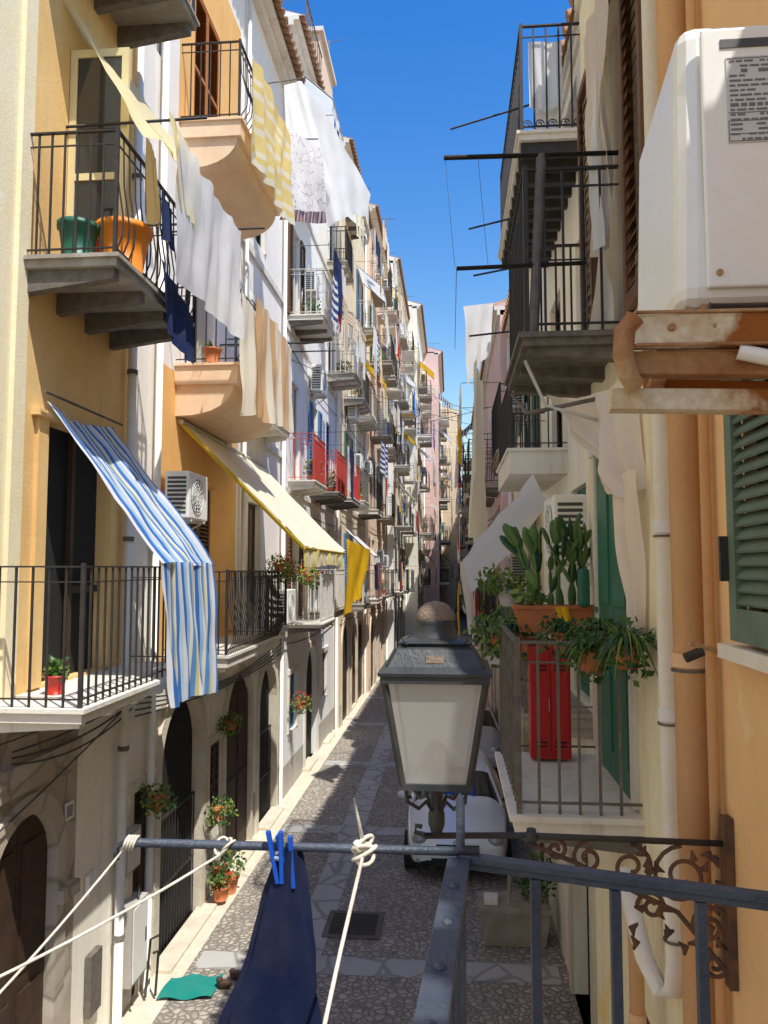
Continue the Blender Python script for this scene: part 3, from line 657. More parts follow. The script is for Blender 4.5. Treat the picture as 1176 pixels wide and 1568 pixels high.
house('white_townhouse',-1,-3.65,16.6,24.2,12.6,'white',[-1.2,2.0,5.7,9.2],11,['brown','bluedoor'],('ironwhite','ironred','ironwhite','iron'),'slabw','slabw',near=True,lp=.5,byfloor=True)
house('tan_townhouse',-1,-3.5,24.2,31,14.0,'tan',[-1.2,2.2,5.6,9.0,12],12,['green','bluedoor'],('iron','ironwhite','irongrey'),'slabw','stonel',lp=.8)
house('salmon_townhouse',-1,-3.3,31,39,15.0,'terraw',[-1.2,2.2,5.4,8.6,11.8],13,['brown','green'],('iron','irongrey'),'slab','stonel',lp=.9)
house('white_townhouse',-1,-2.9,39,49,16.0,'white',[-1.2,2.1,5.3,8.6,12],14,['green','brown'],('iron','ironwhite'),'slabw','stonel',lp=.9)
house('cream_townhouse',-1,-2.1,49,60,17,'cream',[-1.2,2.2,5.4,8.6,11.8],15,'brown',('iron',),'slab','stonel',lp=1)
house('pink_townhouse',-1,-.9,60,74,17.0,'pink',[-1.2,2.2,5.4,8.6,11.8],16,'green',('iron',),'slab','stonel',lp=1)
house('tan_townhouse',-1,.7,74,92,15,'tan',[-1.2,2.2,5.4,8.6,11.8],17,'brown',('iron',),'slab','stonel',lp=1)
mb=MB(); mb.box(-6.6,-3.4,19.4,21.6,12.7,14.3,'terraw'); mb.box(-6.7,-3.3,19.3,21.7,14.3,14.42,'slabw')
for i in range(9): mb.box(-3.36,-3.34,17.2+.26*i,17.22+.26*i,12.75,13.6,'irongrey')
mb.beam((-3.35,17.1,13.6),(-3.35,19.4,13.6),.03,.03,'irongrey')
mb.tube([(-3.5,21.5,12.7),(-3.5,21.5,15.6)],.02,'irongrey'); mb.tube([(-3.9,21.5,15.4),(-3.1,21.5,15.6)],.012,'irongrey')
mb.obj('rooftop_room')

# ============================================================ RIGHT
P=empty('orange_townhouse',(6,-4,-5)); mb=MB(); XR=1.12
facade(mb,XR,1,-10,1.79,-5,2.1,[op(-.4,.8,-1.5,.6,'open')],'peach'); mb.obj('walls',P)
mb=MB(); body(mb,XR,1,-10,1.785,-5,2.1,'peach',9,eave=.12); mb.obj('roof',P)
mb=MB(); xa,xb=1.045,1.085
for (a,b) in ((2.48,3.02),(1.92,2.46)):
    mb.box(xa,xb,a,a+.07,-.27,1.28,'greengrey'); mb.box(xa,xb,b-.07,b,-.27,1.28,'greengrey'); mb.box(xa,xb,a+.07,b-.07,-.27,-.15,'greengrey'); mb.box(xa,xb,a+.07,b-.07,1.2,1.28,'greengrey')
    z=-.13
    while z<1.18:
        mb.hexa([(xa+.004,a+.07,z),(xa+.010,a+.07,z-.008),(xa+.010,b-.07,z-.008),(xa+.004,b-.07,z),(xb-.002,a+.07,z+.042),(xb,a+.07,z+.036),(xb,b-.07,z+.036),(xb-.002,b-.07,z+.042)],'greengrey'); z+=.048
mb.beam((1.03,3.02,-.05),(1.03,3.02,.12),.03,.02,'iron')
mb.box(1.03,XR,1.85,3.12,-.345,-.29,'pipew')
mb.obj('louvred_window_shutter')
def pipe(name,pts,r,mat,cols=()):
    mb=MB(); mb.tube(pts,r,mat,n=16)
    for z in cols:
        mb.tube([(pts[0][0],pts[0][1],z-.03),(pts[0][0],pts[0][1],z+.03)],r*1.14,mat,n=16)
        mb.tube([(pts[0][0],pts[0][1],z-.05),(pts[0][0],pts[0][1],z-.04)],r*1.2,'irongrey',n=16)
    return mb.obj(name)
pipe('peach_drainpipe',[(1.035,3.5,4.7),(1.035,3.5,-5)],.065,'pipeo',(1.2,-.4,-2.2))
pipe('peach_drainpipe',[(1.08,3.36,4.7),(1.08,3.36,-5)],.022,'pipeo',())
pipe('white_drainpipe',[(1.04,3.86,4.7),(1.04,3.86,-1.85),(1.03,3.87,-1.98),(.98,3.9,-2.0),(.93,4.0,-1.9),(.9,4.3,-1.6)],.045,'pipew',(1.6,0.2,-.7,-1.7))
pipe('peach_drainpipe',[(.98,4.4,-1.75),(.98,4.4,-5)],.04,'pipeo',(-2.4,-3.4))
mb=MB(); mb.beam((1.12,3.2,-.35),(.95,3.2,-.3),.02,.02,'rust2'); mb.tube([(1.0,3.2,-.33),(.93,3.2,-.36)],.02,'iron'); mb.obj('wall_hook')

P=empty('air_conditioner',(.75,1.9,.5)); mb=MB()
mb.hexa([(.455,1.55,.52),(.86,1.55,.52),(.86,2.10,.52),(.50,2.10,.52),(.475,1.57,1.135),(.86,1.57,1.135),(.86,2.10,1.135),(.52,2.10,1.135)],'acw'); mb.obj('casing',P,bevel=.04)
mb=MB(); mb.box(.512,.83,1.541,1.552,.555,1.095,'acw'); mb.obj('side_panel',P,bevel=.008)
mb=MB(); mb.box(.55,.70,1.5385,1.5405,1.05,1.068,'acd'); mb.box(.56,.705,1.5385,1.5405,.85,1.03,'label')
q=random.Random(3)
for i in range(17):
    z=1.020-.0102*i; x=.566
    hh=.0035 if i in (2,9) else .0019
    while x<.695:
        w=q.uniform(.005,.024)
        if q.random()<.82: mb.box(x,min(x+w,.70),1.5375,1.5383,z-hh,z+hh,'ink')
        x+=w+.004
for z in (1.026,.912,.895,.868,.853): mb.box(.562,.703,1.5374,1.5382,z-.0006,z+.0006,'ink')
for x in (.562,.703): mb.box(x-.0006,x+.0006,1.5374,1.5382,.853,.895,'ink')
mb.obj('rating_label',P)
mb=MB()
for (x,z) in ((.715,1.08),(.535,.585),(.70,.585)): mb.tube([(x,1.542,z),(x,1.537,z)],.007,'rust2',n=8)
mb.box(.46,.85,1.57,2.08,.497,.519,'rust2'); mb.box(.5,.85,1.545,1.56,.508,.524,'rust2')
mb.obj('screws_and_feet',P)
mb=MB()
mb.beam((.355,1.50,.455),(1.12,1.44,.43),.045,.058,'rust'); mb.beam((.5,2.0,.455),(1.12,2.0,.43),.045,.05,'rust')
mb.beam((.345,1.53,.40),(.62,1.5,.385),.04,.045,'rust2'); mb.beam((.32,1.56,.335),(1.12,1.50,.30),.05,.042,'rust')
mb.beam((.42,1.5,.455),(.52,1.98,.455),.035,.03,'rust2')
mb.beam((.355,1.475,.487),(1.12,1.415,.462),.008,.006,'rust2'); mb.beam((.355,1.475,.424),(1.12,1.415,.399),.008,.006,'rust2')
mb.tube([(.355,1.485,.478),(.335,1.485,.455),(.333,1.49,.41),(.345,1.5,.37),(.36,1.51,.35)],.02,'rust2',n=8)
mb.tube([(.54,1.47,.405),(.6,1.455,.385),(.7,1.44,.385),(.9,1.42,.40)],.015,'acw',n=8)
for k in range(14): mb.tube([(.60+.012*k,1.455-.001*k,.385),(.604+.012*k,1.455-.001*k,.385)],.0175,'acw',n=8)
mb.tube([(.5,1.5,.50),(.9,1.5,.49)],.010,'iron',n=6)
for x in (.42,.5,.64): mb.tube([(x,1.474,.455),(x,1.466,.455)],.008,'rust2',n=6)
mb.obj('wall_bracket',P,bevel=.003)

def wallR(y,z): return 'peach' if y<3.72 else 'rcream'
P=empty('weathered_cream_townhouse',(6,4,-5)); mb=MB()
ops=[op(1.9,3.03,-.28,1.3,'dark',dep=.05,rev='peach'),op(4.25,5.15,-5,-2.6,'door',cm='wood'),op(4.95,5.95,-1.45,.85,'door',cm='green',near=True,trim='slabw',dep=.08),op(4.75,5.75,1.55,3.9,'open',trim='brown',leafm='brown'),op(4.3,4.65,1.9,3.9,'glass',cm='brown')]
facade(mb,XR,1,1.8,6.35,-5,4.85,ops,wallR,ybr=(3.72,)); mb.obj('walls',P)
mb=MB()
balcony(mb,XR,1,4.75,6.3,-1.5,dep=.75,th=.07,slab='slabw',rail='irongrey',h=1.05,s=.008,sp=.12,jmat='irongrey')
balcony(mb,XR,1,5.0,6.3,1.5,dep=.64,th=.05,slab='irongrey',rail='iron',h=1.15,s=.008,sp=.11,jmat='irongrey',joh=.09)
mb.obj('balconies',P)
mb=MB(); body(mb,XR,1,1.8,6.34,-5,4.85,'rcream',9,eave=.12); mb.obj('roof',P)
mb=MB()
mb.tube([(-.03,5.02,2.76),(1.12,5.02,2.74)],.016,'iron'); mb.tube([(.05,5.02,1.99),(.9,5.02,2.0)],.014,'iron')
mb.tube([(.55,5.03,1.5),(.62,5.03,2.75)],.035,'irongrey',n=8); mb.tube([(.49,5.0,1.35),(.62,5.0,1.05),(.95,5.0,.95)],.012,'ironwhite',n=6)
mb.tube([(.5,6.2,1.4),(.5,5.0,1.0),(1.1,5.0,1.12)],.014,'irongrey',n=6)
mb.tube([(.05,5.03,1.99),(.05,6.9,1.99)],.003,'wire',n=4)
for x in (-.02,.2): mb.tube(catenary((x,5.02,2.75),(x+.06,5.02,2.0),.02,5),.002,'wire',n=4)
mb.obj('clothes_drying_rack')
mb=MB()
for (z,l) in ((4.95,.75),(3.75,.55),(3.2,.5),(2.5,.55)): mb.tube([(.78-l,8.6,z+.12),(.9,8.0,z)],.011,'iron')
mb.obj('clothes_drying_rack')
P=empty('cream_townhouse',(6,9.2,-5)); mb=MB(); X3=1.42
ops=[op(8.3,9.6,-5,-2.3,'dark',arch=True,trim='stonel'),op(8.2,9.2,-1.4,.9,'shut',cm='green',near=True),op(10.2,11.2,-1.4,.9,'shut',cm='green',near=True),op(9.8,10.8,1.5,3.6,'shut',cm='brown',near=True),op(7.6,8.6,1.6,3.6,'open'),op(8.3,9.3,4.55,5.45,'open'),op(10.2,11.2,4.55,5.45,'shut',cm='greengrey')]
facade(mb,X3,1,6.36,12,-5,5.75,ops,'cream'); mb.obj('walls',P)
mb=MB()
balcony(mb,X3,1,7.8,11.0,4.5,dep=.68,th=.06,slab='slabw',rail='iron',h=1.2,sp=.12,jo=False,s=.009)
for i in range(11): mb.box(X3-.66,X3,7.85+.3*i,7.93+.3*i,4.30,4.44,'iron')
balcony(mb,X3,1,9.4,11.6,1.42,dep=.7,th=.28,slab='slabw',rail='iron',h=.9,jo=False,sp=.11)
balcony(mb,X3,1,8.0,11.6,-1.5,dep=.7,th=.1,slab='slab',rail='irongrey',h=1.0)
for i in range(5):
    cx=X3-.6+.13*i; mb.tube([(cx+.05*(1-t/16)*math.cos(t*.7),7.82,4.62+.05*(1-t/16)*math.sin(t*.7)) for t in range(14)],.007,'iron',n=4)
mb.obj('balconies',P)
mb=MB(); body(mb,X3,1,6.36,11.99,-5,5.75,'cream',9,eave=.12); mb.obj('roof',P)
mb=MB(); mb.box(.95,1.15,7.95,8.15,4.54,5.0,'acw'); mb.obj('white_storage_box',bevel=.02)
ac('air_conditioner',X3,1,7.0,7.7,.05,.66,dep=.3,gap=.2)
house('tan_townhouse',1,1.45,12,18,5.5,'tan',[-1.4,1.8],31,'green',('iron',),'slab','stonel',near=True,lp=.9)
house('pink_townhouse',1,1.2,18,26,6.1,'pink',[-1.3,2.0],32,'brown',('iron',),'slab','stonel',lp=1.0)
house('cream_townhouse',1,1.3,26,36,6.2,'cream',[-1.3,2.0],33,'green',('iron',),'slab','stonel',lp=1)
house('tan_townhouse',1,1.5,36,48,8.6,'tan',[-1.3,2.0,5.2],34,'brown',('iron',),'slab','stonel',lp=1)
house('white_townhouse',1,2.0,48,62,10,'white',[-1.3,2.0,5.2],35,'green',('iron',),'slab','stonel',lp=1)
house('cream_townhouse',1,2.9,62,92,10.5,'cream',[-1.3,2.0,5.2],36,'green',('iron',),'slab','stonel',lp=1)
P=empty('stone_house_closing_the_street',(2,97,-5)); mb=MB(); mb.box(-8,14,94,103,-5,8,'tan')
for x in range(-6,13,3):
    for z in (-4,-.5,3,6):
        mb.box(x,x+1,93.9,93.99,z,z+1.8,'brown'); mb.box(x-.3,x+1.3,93.2,93.99,z-.12,z,'slabw')
mb.hexa([(-8.4,93.6,8),(14.4,93.6,8),(14.4,103.4,8),(-8.4,103.4,8),(-8.4,98.4,9.6),(14.4,98.4,9.6),(14.4,98.6,9.6),(-8.4,98.6,9.6)],'tile'); mb.obj('walls',P)

# ============================================================ LEFT laundry, awnings
mb=MB(); cloth('',(-3.62,6.55,1.5),(-3.6,7.85,1.5),(-2.76,8.75,.06),(-2.76,7.15,.06),'stripeb',.05,2,34,24,sag=.06,seed=3,mb=mb)
cloth('',(-2.76,7.15,.06),(-2.76,8.75,.06),(-2.72,8.85,-1.42),(-2.70,7.25,-1.32),'stripeb',.055,4,40,20,seed=3,mb=mb); mb.obj('striped_shade_cloth')
cloth('yellow_shade_cloth',(-3.65,6.75,5.5),(-3.65,8.0,5.6),(-2.62,7.6,4.2),(-2.75,6.5,3.98),'shadey',.05,2,sag=.12,seed=5)
cloth('hanging_shade_cloth',(-2.62,6.75,4.3),(-2.62,7.6,4.25),(-2.62,7.6,3.5),(-2.6,7.1,3.5),'shadey',.03,3,seed=6)
cloth('hanging_bed_sheet',(-2.6,7.0,4.25),(-2.58,9.15,4.2),(-2.6,9.2,2.85),(-2.62,6.95,2.8),'sheetw',.045,3,48,24,seed=7,pins=5,sag=.05)
cloth('brown_towel',(-2.7,6.42,3.85),(-2.7,6.75,3.83),(-2.68,6.78,3.2),(-2.7,6.5,3.1),'brownc',.03,2,seed=8)
cloth('dark_blue_towel',(-2.72,6.85,3.6),(-2.72,7.2,3.55),(-2.7,7.2,3.1),(-2.72,6.9,3.2),'navy2',.03,2,seed=9)
cloth('dark_blue_towel',(-2.75,6.95,2.95),(-2.75,7.9,2.7),(-2.73,7.9,2.15),(-2.74,7.1,2.3),'navy2',.03,3,seed=10)
cloth('cream_bed_sheet',(-2.62,9.3,3.5),(-2.62,10.5,3.5),(-2.6,10.5,2.1),(-2.62,9.4,1.95),'sheetc',.06,3,seed=11,pins=3)
cloth('tan_striped_sheet',(-2.56,9.9,3.65),(-2.5,11.9,3.5),(-2.5,11.9,2.15),(-2.55,10.0,2.0),'tanstripe',.05,3,40,18,seed=12,pins=4)
cloth('yellow_bed_cover',(-2.68,9.95,7.15),(-2.66,12.4,7.3),(-2.66,12.4,5.75),(-2.68,10.0,5.65),'sheety',.07,4,48,20,seed=13,pins=5)
mb=MB(); cloth('',(-2.77,12.6,7.6),(-2.2,13,7.4),(-2.2,13.2,6.35),(-2.86,12.6,6.15),'pattern',.05,2,seed=14,mb=mb)
cloth('',(-2.86,12.6,6.15),(-2.2,13.2,6.35),(-2.2,13.22,6.15),(-2.9,12.6,5.95),'hem',.05,2,28,4,seed=14,mb=mb,hemj=0); mb.obj('patterned_sheet')
cloth('white_bed_sheet',(-2.66,13.3,8.9),(-1.46,14.0,7.05),(-1.55,14,6.65),(-2.24,13.6,6.25),'sheetw',.06,2,40,30,seed=15,sag=-.1)
cloth('white_bed_sheet',(-2.95,13.1,8.7),(-2.66,13.3,8.9),(-2.1,13.5,6.9),(-2.85,13,7.2),'sheetw',.06,2,30,24,seed=16)
rod('clothes_pole',(-3.7,12.55,7.4),(-2.3,13.0,7.6),.012,'irongrey'); rod('clothes_pole',(-3.7,13.3,8.85),(-2.6,13.3,8.95),.012,'irongrey')
rod('clothes_pole',(-3.7,9.2,4.25),(-2.3,9.2,4.25),.012,'iron'); rod('clothes_pole',(-3.7,11.95,3.6),(-2.0,11.95,3.6),.014,'iron'); rod('clothes_pole',(-3.7,6.9,4.28),(-2.3,6.9,4.3),.014,'iron')
rod('clothes_pole',(-3.7,15.2,4.4),(-2.3,15.2,4.4),.014,'iron')
P=empty('roller_awning',(-2.9,12.3,.2)); cl=MB(); cloth('',(-3.66,10.2,1.98),(-3.66,14.7,1.98),(-2.0,14.4,.28),(-2.0,10.45,.28),'awn',.015,3,30,14,seed=17,mb=cl,crump=.012); cl.obj('canvas',P)
cl=MB(); cloth('',(-2.0,10.45,.27),(-2.0,14.4,.27),(-1.99,14.4,.03),(-1.99,10.45,.03),'valance',.03,6,60,5,seed=18,mb=cl); cl.obj('valance',P)
cl=MB(); cl.tube([(-3.66,10.17,1.96),(-2.0,10.42,.26)],.028,'goldpole'); cl.tube([(-2.0,10.4,.27),(-2.0,14.45,.27)],.022,'goldpole'); cl.tube([(-3.66,10.1,1.99),(-3.66,14.8,1.99)],.04,'awn'); cl.tube([(-3.66,14.7,1.95),(-2.0,14.4,.25)],.02,'goldpole'); cl.obj('frame',P)
cloth('yellow_cloth',(-2.5,18.2,.7),(-2.2,21.0,.5),(-2.4,20.6,-.7),(-2.6,18.6,-1.25),'gold',.08,2,seed=19)
cloth('navy_striped_towel',(-2.5,27.5,4.7),(-2.45,30,4.7),(-2.45,30,3.5),(-2.5,27.5,3.5),'bwstripe',.05,2,seed=20)
for (X,a,b,z,s,h) in ((-3.65,17,19.4,7.4,90,1.1),(-3.65,20.5,23.5,7.0,91,1.2),(-3.65,21,23.8,10.8,92,1.2),(-3.5,25,28,11.5,79,1.2),(-3.5,24.6,28,8.0,81,1.2),(-3.5,28,31,6.8,93,1.2),(-3.3,32,36,10.5,80,1.3),(-3.3,33,38,7.2,94,1.3),(-2.9,40,46,9.5,95,1.5),(-2.9,40,46,6.0,96,1.5),(-3.3,32,37,3.4,97,1.3),(-2.1,50,56,7,98,1.5),(-3.3,34,38,13,99,1.3),(-2.9,41,47,3.2,100,1.4),(-2.1,51,58,4,101,1.7),(-2.1,50,57,10,102,1.7),(-.9,62,70,5,103,2),(-.9,62,70,9,104,2)): laundry(X,-1,a,b,z,s,.9,h)

# right laundry
cloth('yellow_bed_sheet',(.42,12.6,3.5),(.62,15.2,3.7),(.6,15.2,.4),(.42,12.8,.5),'sheetc',.12,2,36,22,seed=21,pins=4)
cloth('white_sheet',(.25,14.5,5.0),(.9,15.5,5.4),(.7,15.3,4.2),(.3,14.6,3.4),'sheetw',.07,2,seed=22)
cloth('white_canopy',(.85,7.9,.95),(1.35,10.2,.9),(.3,10.5,-.35),(.15,9.2,.1),'sheetw',.04,2,seed=23,sag=.1)
cloth('white_sheet',(.15,12,.1),(.35,14,.1),(.45,13.6,-1.2),(.3,12,-1.0),'sheetw',.06,2,seed=24)
cloth('white_curtain',(.74,5.6,1.25),(1.08,4.6,1.2),(1.05,4.45,.5),(.96,4.7,.45),'pinkc',.08,3,50,30,seed=25,sag=.1,crump=.05)
cloth('white_curtain',(.95,4.72,.55),(1.07,4.4,.55),(1.08,4.5,-.35),(1.03,4.6,-.38),'pinkc',.045,2,seed=26,crump=.03)
cloth('white_curtain',(1.05,4.8,3.95),(1.0,5.6,3.95),(1.03,5.3,2.15),(1.04,5.1,2.15),'pinkc',.05,3,seed=27,crump=.04)
cloth('white_curtain',(1.03,5.1,2.15),(1.04,5.3,2.15),(.95,5.5,1.6),(1.05,5.0,1.6),'pinkc',.04,2,seed=28)
cloth('white_curtain',(.98,5.1,3.4),(1.05,5.3,3.4),(1.0,5.1,2.1),(.98,5.0,2.1),'sheetw',.04,2,seed=28)
cloth('white_towel',(.85,7.86,5.55),(1.2,7.9,5.55),(1.2,7.9,4.8),(.85,7.86,4.8),'sheetw',.03,2,seed=29)
laundry(1.2,1,19,22,4.6,77,.8,1.3); laundry(1.2,1,22.5,25,3.2,78,.8,1.2); laundry(1.25,1,27,32,4.4,82,.8,1.4); laundry(1.25,1,28,34,2.0,83,.8,1.4)
mb=MB()
for a,b,s in (((-3.6,14,4.2),(1.3,30,5.5),.2),((-3.5,28,8),(1.2,30,6.0),.2),((-3.3,33,6.5),(1.3,34,6.0),.2),((-3.6,20,3.6),(1.4,17,3.7),.2),((-3.7,9,-1.4),(-3.7,3,-1.3),.1)): mb.tube(catenary(a,b,s),.008,'wire',n=4)
mb.obj('overhead_cables')

# ============================================================ pots & plants
mb=MB(); pot(mb,(-3.3,6.42,2.7),.17,.36,'potg'); mb.obj('green_bucket')
mb=MB(); pot(mb,(-2.98,6.65,2.7),.24,.42,'poto'); mb.tube([(-3.2,6.6,2.98),(-2.98,6.6,3.2),(-2.76,6.6,2.98)],.012,'poto',n=6); mb.obj('orange_tub')
mb=MB(); pot(mb,(-3.25,6.95,2.7),.2,.48,'potr'); mb.obj('red_bucket')
potted('potted_plant',(-3.4,6.45,-1.08),.09,.16,'potr','leaf',.1,4)
potted('potted_cactus',(-3.2,10.0,2.76),.12,.2,'terra','blade',.3,5)
def hang(name,c,r,seed,fl=None):
    mb=MB(); pot(mb,(c[0],c[1],c[2]-.12),.1,.15,'terra'); leaves(mb,(c[0],c[1],c[2]-.02),r,260,.07,['leaf','leafy','leafd','leafy'],(1,1,.9),seed)
    mb.beam((-3.7,c[1],c[2]-.12),(c[0],c[1],c[2]-.12),.015,.015,'iron')
    if fl: leaves(mb,(c[0],c[1],c[2]+.08),r,60,.06,[fl],(1,1,.7),seed+1)
    return mb.obj(name)
hang('hanging_plant',(-3.45,9.0,-2.7),.22,41); hang('hanging_plant',(-3.5,12.2,-2.45),.22,42); hang('red_geranium',(-3.35,17.2,-3.0),.26,43,'petal'); hang('hanging_plant',(-3.45,11.5,-3.6),.24,44)
potted('potted_plant',(-3.45,12.0,-4.99),.16,.26,'terra','leaf',.4,46); potted('potted_plant',(-3.45,11.6,-4.93),.13,.2,'terra','leaf',.28,47,'petal')
for i,(y,s) in enumerate(((13.8,51),(14.5,52),(16.6,53),(17.4,54))): hang('red_geranium' if i%2 else 'yellow_flower_pot',(-3.1,y,.05-.1*i),.26,s,'petal' if i%2 else 'petalo')
mb=MB(); xa,xb,ya,yb,z0,z1=.5,1.1,6.1,6.28,-.5,-.32
mb.hexa([(xa+.03,ya+.02,z0),(xb-.03,ya+.02,z0),(xb-.03,yb-.02,z0),(xa+.03,yb-.02,z0),(xa,ya,z1),(xb,ya,z1),(xb,yb,z1),(xa,yb,z1)],'terra'); mb.box(xa-.015,xb+.015,ya-.015,yb+.015,z1+.001,z1+.03,'terra'); mb.obj('terracotta_planter_box')
mb=MB(); q=random.Random(9)
def pad(mb,p,d,L,W,mat):
    d=Vector(d).normalized(); e=d.orthogonal().normalized(); e=(Matrix.Rotation(q.uniform(-1.2,1.2),3,d)@e); n=d.cross(e)
    c=Vector(p)+d*L*.5; i=len(mb.v);k=mb.mi(mat);nu,nv=10,7
    for a in range(nv+1):
        ph=-math.pi/2+math.pi*a/nv
        for b in range(nu):
            t=2*math.pi*b/nu; v=c+d*(L*.5*math.sin(ph))+e*(W*.5*math.cos(ph)*math.cos(t))+n*(.014*math.cos(ph)*math.sin(t)); mb.v.append(tuple(v))
    for a in range(nv):
        for b in range(nu): mb.f.append((i+a*nu+b,i+a*nu+(b+1)%nu,i+(a+1)*nu+(b+1)%nu,i+(a+1)*nu+b)); mb.m.append(k); mb.sm.append(True); mb.uv.append(None)
    return Vector(p)+d*L*.92
def grow(p,d,lv):
    L=q.uniform(.15,.24); e=pad(mb,p,d,L,L*.36,q.choice(['cactus','leafd','cactus']))
    if lv>0:
        for _ in range(q.choice([1,2,3])):
            grow(e,Vector(d)*1.1+Vector((q.uniform(-.8,.8),q.uniform(-.6,.6),.3)),lv-1)
for x in (.70,.78,.87,.95,1.02): grow((x,6.19,-.34),(q.uniform(-.2,.1),q.uniform(-.2,.2),1),3)
leaves(mb,(.62,6.18,-.22),.1,60,.09,['leafy','leaf'],seed=60); mb.obj('prickly_pear_cactus')
mb=MB(); mb.box(.97,1.06,6.0,6.08,-.3,.0,'potg'); mb.obj('green_watering_can',bevel=.03)
for i,(x,y,z,L) in enumerate(((.98,4.45,-.42,.34),(.92,4.95,-.4,.34),(.82,4.7,-.48,.28),(.80,5.7,-.45,.28),(.5,6.2,-.5,.28))):
    mb=MB(); pot(mb,(x,y,z-.14),.08,.13,'terra'); blades(mb,(x,y,z),90,L,.026,['leaf','leafd','leafy','leafd'],seed=70+i,droop=.9,up=.8); leaves(mb,(x,y,z-.04),.17,150,.06,['leafd','leaf'],seed=80+i)
    mb.obj('spider_plant')
hang2=MB(); pot(hang2,(.45,7.2,-.75),.09,.14,'terra'); leaves(hang2,(.42,7.2,-.6),.28,380,.08,['leaf','leafy','leafd'],(1,1,.8),91); hang2.obj('trailing_plant')
hang3=MB(); leaves(hang3,(.55,8.6,-.15),.26,280,.08,['leaf','leafy'],(1.1,1,.6),92); pot(hang3,(.62,8.6,-.42),.11,.18,'grey'); hang3.obj('trailing_plant')
hang4=MB(); leaves(hang4,(.6,6.25,-.72),.18,150,.06,['leafy','leaf'],(1.3,.6,1.4),93); pot(hang4,(.6,6.2,-.66),.08,.13,'terra'); hang4.obj('trailing_plant')
mb=MB(); mb.box(.60,.90,6.02,6.2,-1.44,-.60,'red'); mb.box(.615,.743,6.008,6.019,-1.40,-.64,'red'); mb.box(.757,.885,6.008,6.019,-1.40,-.64,'red')
for z in (-.72,-.75,-.78,-1.32,-1.35):
    for x in (.635,.777): mb.box(x,x+.085,6.004,6.007,z,z+.012,'dark')
mb.box(.735,.74,5.995,6.007,-1.08,-.98,'chrome'); mb.obj('red_balcony_cabinet',bevel=.004)
cloth('orange_ribbon',(.8,6.08,-.3),(.9,6.08,-.3),(.95,6.05,-.5),(.85,6.05,-.55),'gold',.03,2,8,6,seed=30)
mb=MB(); mb.hexa([(.42,10.65,-4.99),(1.22,10.65,-4.99),(1.22,11.1,-4.99),(.42,11.1,-4.99),(.36,10.6,-4.55),(1.28,10.6,-4.55),(1.28,11.15,-4.55),(.36,11.15,-4.55)],'woodg')
mb.box(.34,1.3,10.58,11.17,-4.549,-4.49,'woodg'); mb.tube([(.75,10.8,-4.5),(.77,10.8,-4.05)],.03,'woodg',n=6); mb.box(.42,.6,10.7,10.9,-4.489,-4.4,'slabw'); leaves(mb,(1.15,11.0,-4.25),.32,300,.09,['leafd','leaf'],(1,1,1),95); mb.obj('street_planter_trough',bevel=.006)
mb=MB()
def fnm(u,v): return (-3.42+.62*u,9.0+.5*v+.1*u,-4.985+.02*math.sin(u*9+v*4)+.02)
mb.grid(fnm,12,8,'turq'); mb.obj('turquoise_doormat')
mb=MB(); mb.ball((-2.72,9.35,-4.94),.06,'wood',10,6,(1.6,.8,.9)); mb.ball((-2.62,9.55,-4.94),.06,'wood',10,6,(1.6,.8,.9)); mb.ball((-2.78,9.35,-4.90),.04,'wood',10,6,(1,1,1)); mb.ball((-2.68,9.55,-4.90),.04,'wood',10,6); mb.obj('pair_of_shoes')

